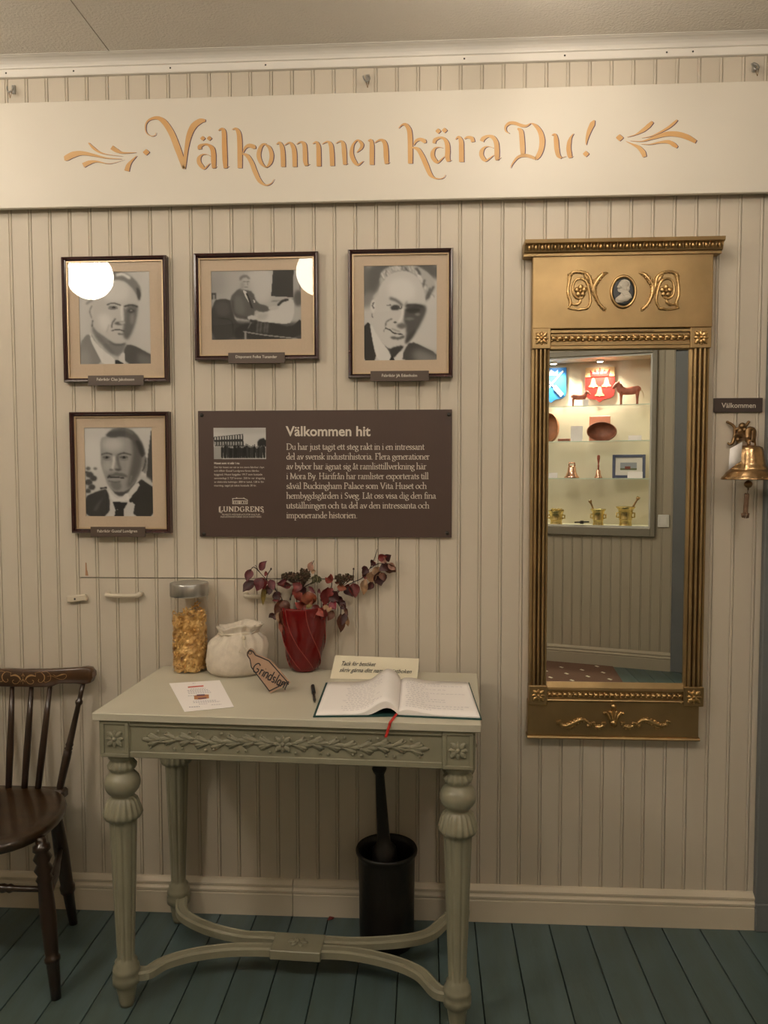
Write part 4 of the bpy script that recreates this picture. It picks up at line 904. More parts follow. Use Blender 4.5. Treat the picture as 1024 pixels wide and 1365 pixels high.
p = W(115.5, 767, -.0008); tag(recenter(MB().prism([(p.x-.004, p.z-.001), (p.x+.005, p.z-.001), (p.x+.003, p.z+.012), (p.x+.001, p.z+.018), (p.x, p.z+.038), (p.x-.003, p.z+.04)], -.0009, .002, 'y').build('bare_wood_chip', mat('raw_pine', (.42, .23, .13), .8))), 'strip of bare pinkish wood where paint chipped at the hatch corner', 'chip')

# ------------------------------------------------------------------ table
TZ = .775; TR = R(-2.5)
t = table = thing('console_table', 'grey-green painted console table with carved garland apron and turned legs', 'table', (-.339, -.264, 0), TR)
tw, td = .4775, .2315
MB().box(-tw, tw, -td, td, TZ-.019, TZ, .0015).build('tabletop', tabletop_m, t, local=True)
az1 = TZ-.019; az0 = W(155, 1008, -.46).z
TM = WM[t]
def tl(p): return TM.inverted() @ Vector(p)
bw = .074; ox_, oy_ = tw-.017, td-.010
blk = {}
for sx_ in (-1, 1):
    for sy_ in (-1, 1):
        xc, yc = sx_*(ox_-bw/2), sy_*(oy_-bw/2); blk[sx_, sy_] = (xc, yc)
        b = MB().box(xc-bw/2, xc+bw/2, yc-bw/2, yc+bw/2, az0, az1-.0003, .0015).build('corner_block', table_m, t, local=True)
        faces = [(0, -1)] if sy_ < 0 else []
        faces.append((sx_, 0))
        for fx_, fy_ in faces:
            mb = MB(); ang = 0 if fy_ else (PI/2 if fx_ > 0 else -PI/2)
            mb.M = Matrix.Translation((xc+fx_*bw/2, yc+fy_*bw/2, (az0+az1)/2)) @ Matrix.Rotation(ang, 4, 'Z')
            hw = bw/2-.001; hh = (az1-az0)/2-.001; e = .009
            for a, b_, c_, d_ in ((-hw, hw, hh-e, hh), (-hw, hw, -hh, -hh+e), (-hw, -hw+e, -hh+e, hh-e), (hw-e, hw, -hh+e, hh-e)): mb.box(a, b_, -.004, .0, c_, d_, .001)
            rosette(mb, (0, 0), bw*.33, 8, -.0015); mb.build('flower_panel', table_m, b, local=True)
# aprons
mb = MB(); xa = ox_-bw
fy = -oy_+.004
mb.box(-xa, xa, fy, fy+.02, az0, az1-.0005); mb.box(-xa, xa, fy-.004, fy, az0, az0+.016, .002); mb.box(-xa, xa, fy-.006, fy, az1-.014, az1-.0005, .002)
ap = mb.build('front_apron', table_m, t, local=True)
MB().box(-xa, xa, oy_-.022, oy_-.004, az0, az1-.0005).build('back_apron', table_m, t, local=True)
for s in (-1, 1): MB().box(s*(ox_-.022), s*(ox_-.004), -(oy_-bw), oy_-bw, az0, az1-.0005).build('side_apron', table_m, t, local=True)
mb = MB(); zc = (az0+az1)/2; random.seed(5)
def leafr(x, z, ang, l, w_, Yy=None):
    q = Matrix.Rotation(-R(ang), 3, 'Y')
    mb.ball(Vector((x, fy-.001, z))+q @ Vector((l/2, 0, 0)), l/2, 8, 6, (1, .20, w_/l), q)
    mb.tube([Vector((x, fy-.004, z)), Vector((x, fy-.0045, z))+q @ Vector((l*.9, 0, 0))], [.0012, .0006], 5)
for s in (-1, 1):
    mb.tube([(s*(.012+i*.036), fy-.002, zc+.006*math.sin(i*1.3)) for i in range(10)], .0022, 6, smooth=3)
    for i in range(8):
        x = s*(.022+i*.040); up_ = 1 if i % 2 else -1; zq = zc+.004*math.sin(i*1.4)
        base = 0 if s > 0 else 180
        for a, l, w_, dx in ((14, .042, .014, 0), (-20, .038, .013, .004), (34, .030, .012, .010), (-38, .028, .012, .012), (2, .036, .013, .018)):
            leafr(x+s*dx, zq, base+a*s*up_, l, w_)
        mb.ball((x+s*.010, fy-.004, zc+up_*.021), .0038, 7, 5); mb.ball((x+s*.030, fy-.004, zc-up_*.019), .0032, 7, 5)
rosette(mb, (0, zc), .024, 8, fy-.003)
mb.build('leaf_garland', table_m, ap, local=True, kind='stuff')
# turned legs
lf = lambda py: W(161, py, -.452).z
sc_ = depth((-.784, -.449, .5)); sb = depth((-.784, -.449, .1))
LP = [(10,1345),(11.5,1341),(15.5,1320),(16.5,1317),(20.5,1315),(21,1306),(19,1302),(20.5,1300),(19.5,1294),(16.5,1291),(17,1287),(14,1284),(13.2,1281),(21.2,1096),(22,1094),(27,1093),(28.5,1088),(27,1083),(22,1070),(18,1066.5),(17,1065)]
ball_ = [(27*math.sin(R(a)), 1047.5+19.5*math.cos(R(a))) for a in range(40, 141, 10)]
LP2 = [(17,1030),(20.5,1027),(21.5,1022),(17.5,1018),(17,1015),(20,1012.5),(21.5,1009)]
prof = [(r*(sb if y > 1250 else sc_)*.87, lf(y)) for r, y in LP+ball_+LP2]
zs1, zs0 = lf(1095), lf(1282); zg1, zg0 = lf(1068), lf(1092); zc1, zc0 = lf(1018), lf(1029)
def legmod(a, z, r):
    if zs0 < z < zs1+.001:
        q = (a*8/(2*PI)) % 1; return r*(1-.10*max(0, math.sin(PI*min(1, max(0, (q-.3)/.4)))))
    if zg0 < z < zg1: return r*(1+.06*math.cos(a*18))
    if zc0 < z < zc1+.002: return r*(1+.05*math.cos(a*14))
    return r
pz = []
for i in range(len(prof)-1):                             # subdivide so that fluting starts and ends cleanly
    pz.append(prof[i])
    (r0_, z0_), (r1_, z1_) = prof[i], prof[i+1]
    if abs(z1_-z0_) > .05: pz += [(r0_+(r1_-r0_)*u, z0_+(z1_-z0_)*u) for u in (.03, .5, .97)]
pz.append(prof[-1]); pz.append((prof[-1][0], az0-.0002))
k = -pz[0][1]; 
pz = [(r, z if z > .1 else max(0, z)) for r, z in pz]; pz[0] = (pz[0][0], 0)
lm_ = MB().lathe(pz, (0, 0, 0), 96, mod=legmod)
l0 = None
for (sx_, sy_), (xc, yc) in blk.items():
    if l0 is None: l0 = lm_.build('leg', table_m, t, local=True); l0.location = (xc, yc, 0)
    else: inst(l0, 'leg', (xc, yc, 0), t)
# curved stretchers
SZ = .078
sec = [(-.017, -.012), (.017, -.012), (.017, .006), (.011, .010), (.008, .008), (-.008, .008), (-.011, .010), (-.017, .006)]
def gp(px, py, z=SZ+.010): return G(px, py, z)
legw = {k_: TM @ Vector((v[0], v[1], SZ)) for k_, v in blk.items()}
cen = (gp(363, 1256)+gp(432, 1258))/2; cen = Vector((cen.x, cen.y, SZ))
def arc(kx, ky, pts):
    q = legw[kx, ky]; P = [Vector((q.x-kx*.014, q.y-ky*.012, SZ))]+[Vector((gp(*p).x, gp(*p).y, SZ)) for p in pts]+[Vector((cen.x+kx*.03, cen.y+ky*.022, SZ))]
    MB().sweep(P, sec, smooth=6).build('stretcher', table_m, t)
arc(-1, -1, [(197,1290),(220,1277),(260,1266),(310,1260),(362,1260)])
arc(1, -1, [(583,1315),(560,1292),(525,1277),(475,1266),(432,1263)])
arc(-1, 1, [(243,1211),(258,1223),(285,1234),(325,1243),(362,1245)])
arc(1, 1, [(590,1225),(572,1240),(540,1248),(480,1252),(432,1250)])
mb = MB(); mb.M = Matrix.Translation(cen) @ Matrix.Rotation(TR, 4, 'Z'); mb.box(-.069, .069, -.042, .042, -.014, .012, .002); q = mb.build('stretcher_block', table_m, t)
mb = MB(); mb.M = Matrix.Translation(cen+Vector((0, 0, .012))) @ Matrix.Rotation(TR, 4, 'Z')
for i in range(6):
    a = 2*PI*i/6; mb.ball((math.cos(a)*.016, math.sin(a)*.010, .001), .012, 8, 5, (1, .6, .35), Matrix.Rotation(a, 3, 'Z'))
mb.ball((0, 0, .004), .006, 8, 5); mb.build('carved_flower', table_m, q)

# ------------------------------------------------------------------ things on the table
# jar
jp = G(254, 893, TZ); jr = 24*depth((jp.x, jp.y, .85)); jc = Vector((jp.x, jp.y, TZ)); jz = lambda py: W(254, py, jp.y).z
t = thing('glass_jar', 'tall glass jar full of golden wood shavings with brushed steel lid', 'jar', jc)
lz0, lz1 = jz(793), jz(776.5)
MB().lathe([(jr*.94, TZ+.0003), (jr, TZ+.004), (jr, lz0-.004), (jr*.95, lz0), (jr*.95, lz0+.002)], (jc.x, jc.y, 0), 40, cap=False).lathe([(.001, TZ+.0003), (jr*.94, TZ+.0003)], (jc.x, jc.y, 0), 40, cap=False).build('jar_glass', glass, t)
MB().lathe([(jr*.97, lz0-.002), (jr*1.04, lz0-.001), (jr*1.05, lz0+.003), (jr*1.05, lz1-.003), (jr*1.02, lz1), (jr*.9, lz1+.001), (.001, lz1+.001)], (jc.x, jc.y, 0), 40).build('lid', steel, t)
mb = MB(); random.seed(11); topz = lambda x, y: jz(812)+.022*math.sin(x*70+1)+.012*math.cos(y*90)
MB_ = mb
rings = []
for i in range(16):
    z = TZ+.004+(jz(818)-TZ-.004)*i/15
    rings.append([Vector((jc.x+math.cos(2*PI*j/28)*jr*(.86+random.uniform(-.12, .06)), jc.y+math.sin(2*PI*j/28)*jr*(.86+random.uniform(-.12, .06)), z+random.uniform(-.004, .004))) for j in range(28)])
mb.rings(rings, sm=False)
for i in range(1500):
    a = random.uniform(0, 2*PI); rr = jr*math.sqrt(random.uniform(.35, .90)); x, y = math.cos(a)*rr, math.sin(a)*rr
    z = random.uniform(TZ+.006, topz(x, y)); L_ = random.uniform(.008, .018); w_ = random.uniform(.003, .006)
    d = Vector((random.uniform(-1, 1), random.uniform(-1, 1), random.uniform(-.7, .7))).normalized(); n_ = d.cross(Vector((random.uniform(-1, 1), random.uniform(-1, 1), random.uniform(-1, 1)))).normalized(); s_ = d.cross(n_)
    c = jc+Vector((x, y, z-TZ)); prev = None
    for u in (-1, -.33, .33, 1):
        q = c+d*(u*L_/2)+n_*(.0035*(u*u)-.001)
        def cl_(v):
            e = Vector((v.x-jc.x, v.y-jc.y)); 
            if e.length > jr*.95: e = e.normalized()*jr*.95
            return (jc.x+e.x, jc.y+e.y, max(v.z, TZ+.002))
        pr = (mb.vert(cl_(q+s_*w_/2)), mb.vert(cl_(q-s_*w_/2)))
        if prev: mb.face((prev[0], prev[1], pr[1], pr[0]))
        prev = pr
mb.build('wood_shavings', shav, t, kind='stuff', fix=False)
# linen sack
sp = G(314, 897, TZ); ks = depth((sp.x, sp.y, .85)); sz = lambda py: W(314, py, sp.y).z
t = sack = thing('linen_sack', 'small off-white linen drawstring sack slumped on the table', 'sack', (sp.x, sp.y, TZ))
pf = [(.1, 910), (32, 909.5), (38, 904), (40.5, 893), (40.5, 880), (39.5, 870), (36, 862), (29.5, 856), (25.5, 852.5), (25, 851), (26.5, 848), (28.5, 845), (29.5, 843), (27, 842), (23, 846), (20, 850), (8, 852), (.1, 852)]
zf = lambda py: TZ+(910-py)*ks*.97
def sackmod(a, z, r):
    rp = r/ks
    f = 1+.03*math.sin(3*a+1)+.02*math.sin(5*a+z*60)
    if z > zf(856): f = 1+.07*math.sin(14*a)+.04*math.sin(9*a+2)
    elif z > zf(872): f += .03*math.sin(14*a)
    return r*f
mb = MB(); mb.lathe([(r*ks, zf(y)) for r, y in pf], (sp.x, sp.y, 0), 72, mod=sackmod, sy=.78)
for i, v in enumerate(mb.v):
    hh = (v.z-TZ)/.13; v.x += .012*hh*hh; v.z += .004*math.sin((v.x-sp.x)*60)*min(1, hh*1.2) if hh > .1 else 0
    if hh > .75: v.z += (v.x-sp.x)*.08
sb_ = mb.build('sack_body', linen, t)
cz = zf(852.5); cxs = sp.x+.011
ringp = [(cxs+math.cos(2*PI*i/24)*26.5*ks, sp.y+math.sin(2*PI*i/24)*26.5*ks*.80, cz+.0015*math.sin(i*2)+math.cos(2*PI*i/24)*.004) for i in range(24)]
mb = MB(); mb.tube(ringp, .0026, 6, loop=True, upv=(0, 0, 1))
kn = Vector((W(326, 857, sp.y-.04).x, sp.y-26.5*ks*.8-.004, zf(856)))
mb.ball(kn, .007, 8, 5); mb.tube([kn, kn+Vector((-.006, -.010, -.018)), kn+Vector((-.008, -.016, -.038))], [.0022, .002, .003], 6, smooth=4)
mb.tube([kn, kn+Vector((.003, -.012, -.012)), W(330, 873, sp.y-.075)], .0016, 6, smooth=4); mb.build('drawstring', cordm, t)
# tag
TY = G(360, 924, TZ).y-.002
def tp(x, y, dy=0): return W(200+x/4.452, 830+y/4.452, TY+dy)
tagpoly = [(560,190),(572,174),(592,180),(612,206),(645,218),(700,240),(826,366),(714,420),(590,278),(578,230),(560,208)]
t = thing('paper_tag', 'bottle-shaped brown card tag with hand-lettered word, tied to the linen sack', 'tag', tp(700, 420))
zbase = tp(714, 420).z
lean = lambda p, o=0: Vector((p.x, p.y+(p.z-zbase)*.28+o, p.z-zbase+TZ+.0006))
F_ = [lean(tp(x, y)) for x, y in tagpoly]; B_ = [q+Vector((.002, .006, .0012)) for q in F_]
mb = MB(); mb.k = 0; a = [mb.vert(q) for q in F_]; b = [mb.vert(q) for q in B_]; n = len(a); mb.face(a); mb.face(list(reversed(b)))
for j in range(n): k_ = (j+1) % n; mb.face((a[k_], a[j], b[j], b[k_]))
mb.build('tag_body', tagm, t)
mb = MB(); ft = lambda x, y: lean(tp(x, y), -.0008)
cxm = sum(p[0] for p in tagpoly)/n; cym = sum(p[1] for p in tagpoly)/n
ins = [(x+(cxm-x)*.07, y+(cym-y)*.07) for x, y in tagpoly]
for j in range(n): ribbon(mb, [(*ins[j], 6), (*ins[(j+1) % n], 6)], ft, 1)
HW = {'G': (46, '34,52 18,60 4,44 2,20 16,2 34,8 36,26 20,27'), 'r': (21, '6,38 6,2|6,26 12,36 20,36'), 'i': (12, '6,36 6,2|6,50 7,53'), 'n': (28, '4,38 4,2|4,26 12,38 22,32 22,2'), 'd': (30, '22,32 10,36 3,18 10,2 22,10|23,62 23,2'), 's': (22, '18,34 6,34 6,22 16,16 16,4 3,4'), 'l': (13, '6,62 6,2'), 'a': (28, '20,32 10,36 3,18 10,2 20,10|21,36 21,2 25,2'), 't': (20, '8,54 8,6 14,2|1,38 17,38')}
GR = []; xx = 0
for ch in 'Grindslant':
    for q in gl(HW[ch][1]):
        st = []
        for u, v in q:
            u = (u+xx)*.96; v *= .92; an = R(27); st.append((596+u*math.cos(an)+v*math.sin(an), 296+u*math.sin(an)-v*math.cos(an), 7))
        GR.append(st)
    xx += HW[ch][0]
for s in GR: ribbon(mb, s, ft, 3)
mb.build('lettering', blackink, t, fix=False)
hp = lean(tp(580, 194), -.001); MB().tube([hp+Vector((math.cos(a)*.0045, 0, math.sin(a)*.0045)) for a in [i*PI/6 for i in range(12)]], .0008, 5, loop=True).build('eyelet', blackink, t)
# vase
vp = G(406, 893, TZ); kv = depth((vp.x, vp.y, .85)); vz = lambda py: TZ+(900-py)*kv*.985
t = thing('red_vase', 'glossy dark red ceramic vase with twisted ridges holding autumn twigs', 'vase', (vp.x, vp.y, TZ))
pf = [(.1, 900), (14, 900), (18, 897.5), (21, 890), (24.5, 875), (27.5, 858), (29.6, 840), (30.8, 825), (31.3, 816), (31.5, 813), (30.5, 811.5), (29, 813), (28.6, 822), (26, 850), (18, 885), (.1, 888)]
def vmod(a, z, r):
    if r/kv < 10: return r
    u = (z-TZ)/(vz(812)-TZ); tw_ = a-1.65*max(0, 1-u)**2.0
    q = (tw_*7/(2*PI)) % 1
    inner = False
    return r*(1+.06*math.exp(-((q-.5)/.065)**2)*min(1, u*4+.1)-.012)
mb = MB(); out = []
for i in range(len(pf)-1):
    (a0_, z0_), (a1_, z1_) = pf[i], pf[i+1]; nn = max(1, int(abs(z1_-z0_)/5))
    for j in range(nn): out.append(((a0_+(a1_-a0_)*j/nn)*kv, vz(z0_+(z1_-z0_)*j/nn)))
out.append((pf[-1][0]*kv, vz(pf[-1][1]))); mb.lathe(out, (vp.x, vp.y, 0), 112, mod=vmod)
vb = mb.build('vase_body', vase_m, t)
for i_ in range(7):
    P = []
    for j_ in range(15):
        u = .06+.93*j_/14; a = (i_+.5)*2*PI/7+1.65*max(0, 1-u)**2.0
        zr_ = TZ+u*(vz(812)-TZ); L2 = [(vz(q_[1]), q_[0]*kv) for q_ in pf[1:10]]
        rr_ = L2[-1][1]
        for (z0_, r0_), (z1_, r1_) in zip(L2[:-1], L2[1:]):
            if z0_ <= zr_ <= z1_ and z1_ > z0_: rr_ = r0_+(r1_-r0_)*(zr_-z0_)/(z1_-z0_)
        rr_ *= 1.035; P.append((vp.x+math.cos(a)*rr_, vp.y+math.sin(a)*rr_, zr_))
    MB().tube(P, [.0007]+[.0012]*13+[.0009], 6, smooth=2).build('ridge', ridge_m, t)
# branches
LC = {'r': (.20, .020, .018), 'd': (.055, .010, .010), 'm': (.14, .022, .030), 'c': (.38, .075, .055), 'o': (.25, .060, .022), 't': (.38, .22, .115), 'y': (.24, .17, .035), 'b': (.13, .040, .018), 'k': (.28, .020, .045), 'p': (.46, .24, .17)}
LM = {k_: mat('leaf_'+k_, v, .5, noise=.4, nscale=60, col2=tuple(q*.5 for q in v)) for k_, v in LC.items()}
leafcount = [0]
def leaf(parent, crop, x0, y0, x1, y1, w_, col, dep=0.0, curl=None):
    """leaf from stalk end to tip, in crop coordinates; w_ full width"""
    ox, oy, s = crop; Y = vp.y+dep; rnd = random.Random(leafcount[0]*13+5); leafcount[0] += 1
    A = W(ox+x0/s, oy+y0/s, Y); B = W(ox+x1/s, oy+y1/s, Y+rnd.uniform(-.018, .010)); ww = w_/s*depth(A)*1.28
    d = B-A; L_ = d.length; dn = d.normalized(); side = dn.cross(Vector((0, -1, 0))).normalized(); nrm = side.cross(dn).normalized()
    tl_ = rnd.uniform(-.4, .4); side, nrm = side*math.cos(tl_)+nrm*math.sin(tl_), nrm*math.cos(tl_)-side*math.sin(tl_)
    ww /= max(.6, math.cos(tl_)); cu = rnd.uniform(-.18, .18) if curl is None else curl; mb = MB(); rows = []
    N = 7
    for i in range(N):
        u = i/(N-1); wd = ww*.5*(math.sin(PI*min(1, u*1.02)**.8)**.9 if 0 < u < 1 else .02); ctr = A+dn*(L_*u)+nrm*(cu*L_*math.sin(PI*u))+side*(cu*L_*.3*math.sin(2*PI*u))
        fold = .35*wd; wv = rnd.uniform(-.10, .10)*ww
        rows.append([ctr+side*wd+nrm*(fold+wv), ctr+side*wd*.5+nrm*fold*.3, ctr, ctr-side*wd*.5+nrm*fold*.3, ctr-side*wd+nrm*(fold-wv)])
    ids = [[mb.vert(q) for q in r] for r in rows]
    for a in range(N-1):
        for j in range(4): mb.face((ids[a][j], ids[a][j+1], ids[a+1][j+1], ids[a+1][j]), True)
    return mb.build('leaf', LM[col], parent, fix=False)
def umbel(parent, crop, x, y, rx, ry, m_, base, dep=0, n=150):
    ox, oy, s = crop; C = W(ox+x/s, oy+y/s, vp.y+dep); k_ = depth(C)/s; bq = W(ox+base[0]/s, oy+base[1]/s, vp.y+dep); mb = MB(); rnd = random.Random(int(x+y))
    for i in range(n):
        a = rnd.uniform(0, 2*PI); r = math.sqrt(rnd.random()); p = C+Vector((math.cos(a)*r*rx*k_, math.sin(a)*r*rx*k_*.6, rnd.uniform(-1, 1)*ry*k_*(1.05-r*r*.7)))
        mb.ball(p, rnd.uniform(.0022, .0038), 5, 4)
        if i % 4 == 0: mb.tube([bq, (bq+p)/2+Vector((0, 0, -.002)), p], .0005, 4)
    return mb.build('flower_head', m_, parent, kind='stuff')
def branch(label, crop, stems, leaves, umbels=(), dep=0):
    ox, oy, s = crop; P0 = Vector((vp.x, vp.y, TZ+.03))
    t = thing('autumn_branch', label, 'branch', P0, 0, 'autumn branches in the red vase')
    mb = MB()
    for st in stems:
        P = []
        for q in st:
            if q == 'v': P += [Vector((vp.x+dep*.2, vp.y+dep*.2, TZ+.04)), None]
            else: P.append(W(ox+q[0]/s, oy+q[1]/s, vp.y+dep))
        if None in P: i = P.index(None); nx = P[i+1]; P[i] = Vector((vp.x+(nx.x-vp.x)*.45, vp.y+dep*.4, vz(822)))
        mb.tube(P, [.0016-.0007*i/len(P) for i in range(len(P))], 6, smooth=4)
        e = P[-1]
        if st[0] != 'v': mb.ball(e, .0026, 6, 4, (1, 1, 1.5))
    mb.build('twig', stem_m, t)
    for l in leaves: leaf(t, crop, *l[:6], dep+(l[6] if len(l) > 6 else 0))
    for u in umbels: umbel(t, crop, *u[:6], dep, u[7] if len(u) > 7 else 150)
    return t
G1 = (320, 730, 9.31); G2 = (400, 725, 7.314)
branch('dark red leafy twig arching to the left out of the vase', G1, [['v', (640, 800), (560, 720), (500, 600), (400, 480), (330, 400), (240, 300), (190, 215)], [(240, 300), (170, 240), (125, 290)], [(330, 400), (340, 340), (385, 265)], [(480, 640), (430, 480)], [(560, 760), (500, 850), (400, 860)]],
       [(240,280,335,165,75,'m'),(130,265,85,425,85,'m'),(170,408,35,548,105,'d'),(270,370,205,540,110,'m'),(280,380,300,520,80,'r',.004),(300,480,285,720,55,'y'),(300,320,345,330,50,'r'),(370,395,420,530,75,'m'),(380,500,360,590,60,'d'),(430,550,490,650,90,'d',-.01),(500,620,400,660,50,'r'),
        (540,650,600,790,100,'b',-.006),(520,640,440,850,90,'b'),(430,820,355,870,60,'d'),(430,840,440,900,50,'d'),(480,800,480,940,50,'t'),(500,840,520,1070,75,'o',-.014),(560,760,520,960,100,'b',-.018),(560,820,580,1010,70,'o',-.02),(320,400,250,430,60,'r'),(345,460,330,580,50,'b')], dep=-.012)
branch('upright twig with coral leaves and brown flower clusters, middle of the vase', G1, [['v', (780, 760), (770, 600), (780, 450), (860, 300), (915, 160)], ['v', (700, 760), (700, 600), (680, 430)], [(780, 500), (880, 440), (950, 400)], [(770, 620), (660, 560), (625, 640)], [(690, 460), (560, 470)]],
       [(640,465,460,465,70,'r'),(590,400,450,440,45,'m'),(740,430,690,560,100,'r'),(730,500,650,590,80,'c',-.006),(770,560,700,650,110,'c',-.01),(800,720,680,680,85,'c',-.014),(760,640,810,770,80,'c',-.02),(830,540,870,740,140,'o',-.02),(850,600,900,720,70,'o',-.016),(870,760,860,985,95,'c',-.05),(860,290,895,170,65,'p'),(880,300,940,290,50,'t'),
        (850,480,940,575,42,'m'),(900,720,1010,800,80,'r',-.04),(940,760,1040,860,70,'c',-.045),(790,480,780,600,80,'d'),(860,700,850,760,60,'y',-.03)],
       [(635,360,125,55,umb_m,(690,460)),(790,345,85,90,umb_m,(775,500)),(950,390,55,50,umb_g,(870,460),0,50)], dep=.0)
branch('twig with crimson leaves drooping over the right rim of the vase', G2, [['v', (250, 640), (300, 520), (380, 450), (430, 400)], [(300, 520), (370, 580), (400, 640), (390, 700)], [(300, 450), (310, 380), (290, 330)], [(210, 640), (205, 545)]],
       [(300,380,245,325,45,'c'),(290,380,300,290,50,'c'),(270,420,240,600,100,'r'),(300,470,380,560,90,'d'),(320,430,260,520,60,'r'),(370,500,390,590,70,'d'),(360,420,455,440,55,'o'),(340,380,390,370,25,'b'),(300,560,350,640,70,'k'),(280,600,250,680,70,'t'),(320,650,270,750,70,'b'),(190,640,250,700,60,'c'),(250,640,210,740,60,'r',-.03),
        (440,560,385,600,60,'d'),(410,590,450,640,50,'d'),(400,680,395,868,65,'b'),(440,670,410,800,50,'d'),(450,680,470,805,52,'t'),(430,620,470,700,30,'b'),(200,460,170,470,40,'m')],
       [(430,330,92,42,umb_m,(400,420))], dep=-.02)
branch('long twig reaching far right with brown-red leaves at its tip', G2, [['v', (260, 620), (400, 440), (530, 370), (610, 330), (680, 240), (720, 160), (755, 50)], [(520, 375), (520, 300), (522, 245)], [(680, 240), (770, 190), (830, 200)], [(610, 330), (640, 280)]],
       [(450,420,520,520,70,'d'),(520,380,540,530,85,'r'),(500,400,560,500,60,'d'),(440,410,500,440,50,'r'),(650,220,610,300,65,'d'),(640,260,640,350,55,'r'),(640,340,618,500,62,'t'),(700,270,690,380,85,'t'),(710,370,660,450,55,'d'),(720,230,780,310,80,'t'),(770,270,790,410,105,'d'),(760,330,735,390,40,'d'),(720,170,690,210,55,'d'),
        (760,140,850,120,60,'r'),(830,150,890,110,62,'d'),(800,190,860,260,80,'d'),(840,190,935,275,85,'b'),(860,195,930,250,50,'p',-.004),(790,130,850,190,50,'p'),(690,200,740,180,40,'r'),(800,280,825,370,50,'b')], dep=.012)
# card behind the book
A_, B_, C_, D_ = W(440, 903, -.135), W(556, 906, -.135), W(559, 878, -.10), W(447, 873.5, -.10)
oz = TZ+.0005-min(A_.z, B_.z)
t = thing('lettered_card', 'cream card with black script thanking visitors, leaning behind the open book', 'card', (A_+B_)/2)
qs = [Vector((q.x, q.y, q.z+(oz if i < 2 else 0))) for i, q in enumerate((A_, B_, C_, D_))]
qs[0].z = qs[1].z = TZ+.0006
mb = MB(); mb.rings([[q for q in qs], [q+Vector((0, .0008, 0)) for q in qs]], sm=False); mb.build('card_sheet', paper_cream, t)
MB().box(-.03, .03, .0012, .002, 0, .05).build('prop', paper_cream, t, local=True) if 0 else None
def card_text(s, u0, u1, v, hgt):
    me = text_mesh(s, bold=.008, shear=.35); xs = [q.co.x for q in me.vertices]; x0, x1 = min(xs), max(xs); inv = WM[t].inverted()
    for q in me.vertices:
        u = u0+(u1-u0)*(q.co.x-x0)/(x1-x0); vv = v+q.co.y*hgt; a = qs[0].lerp(qs[1], u); b = qs[3].lerp(qs[2], u); p = a.lerp(b, vv)+Vector((0, -.0022, .0004)); q.co = inv @ p
    me.materials.append(blackink); o = bpy.data.objects.new('lettering', me); COL.objects.link(o); o.parent = t
card_text('Tack för besöket', .10, .50, .58, .26); card_text('skriv gärna ditt namn i gästboken', .09, .93, .30, .26)
# guest book
t = thing('guest_book', 'open guest book with handwritten pages and dark green cover', 'book', G(531, 932, TZ))
FL_, BL_, FS, BS_, FR_, BR_ = [G(*q, TZ+.003) for q in ((421, 954), (437, 910.5), (531, 953), (534, 909), (640, 957.5), (624, 910.5))]
def bil(a, b, c, d, u, v, z): p = a.lerp(b, u).lerp(c.lerp(d, u), v); return Vector((p.x, p.y, TZ+z))
mb = MB()
for (a, b, c, d) in ((FL_, FS, BL_, BS_), (FS, FR_, BS_, BR_)):
    lo = [bil(a, b, c, d, u, v, .0004) for u, v in ((-.03 if a is FL_ else 0, -.02), (1.0 if a is FL_ else 1.02, -.02), (1.0 if a is FL_ else 1.02, 1.02), (-.03 if a is FL_ else 0, 1.02))]
    mb.rings([lo, [q+Vector((0, 0, .0028)) for q in lo]], sm=False)
mb.build('book_cover', cover_m, t)
def pages(a, b, c, d, hf, name, nu=22, nv=6, thick=None):
    mb = MB(); rows = []
    for j in range(nv+1):
        v = j/nv; rows.append([(bil(a, b, c, d, i/nu, v, hf(i/nu, v)), bil(a, b, c, d, i/nu, v, (thick(i/nu, v) if thick else .0034))) for i in range(nu+1)])
    T = [[mb.vert(p[0]) for p in r] for r in rows]; Bt = [[mb.vert(p[1]) for p in r] for r in rows]
    for j in range(nv):
        for i in range(nu): mb.face((T[j][i], T[j][i+1], T[j+1][i+1], T[j+1][i]), True); mb.face((Bt[j][i], Bt[j+1][i], Bt[j+1][i+1], Bt[j][i+1]), True)
        mb.face((T[j][0], T[j+1][0], Bt[j+1][0], Bt[j][0])); mb.face((T[j][nu], Bt[j][nu], Bt[j+1][nu], T[j+1][nu]))
    for i in range(nu): mb.face((T[0][i], Bt[0][i], Bt[0][i+1], T[0][i+1])); mb.face((T[nv][i], T[nv][i+1], Bt[nv][i+1], Bt[nv][i]))
    return mb.build(name, paper, t)
hl = lambda u, v: .0055+.031*math.exp(-((u-.84)/.19)**2)*(1 if u < .86 else 1)*(1-max(0, (u-.93)/.07)**2*.55)+.005*v*math.exp(-((u-.80)/.2)**2)
tk = lambda u, v: .0034+max(0, .020*math.exp(-((u-.86)/.16)**2)-.003)*(1-max(0, (u-.93)/.07)**2)
hr = lambda u, v: .0055+.010*math.exp(-((u-.10)/.22)**2)*(1 if u > .1 else (u/.1)**.5*.6+.4)+.001
pl_ = pages(FL_, FS, BL_, BS_, hl, 'left_pages', thick=tk); pr_ = pages(FS, FR_, BS_, BR_, hr, 'right_pages')
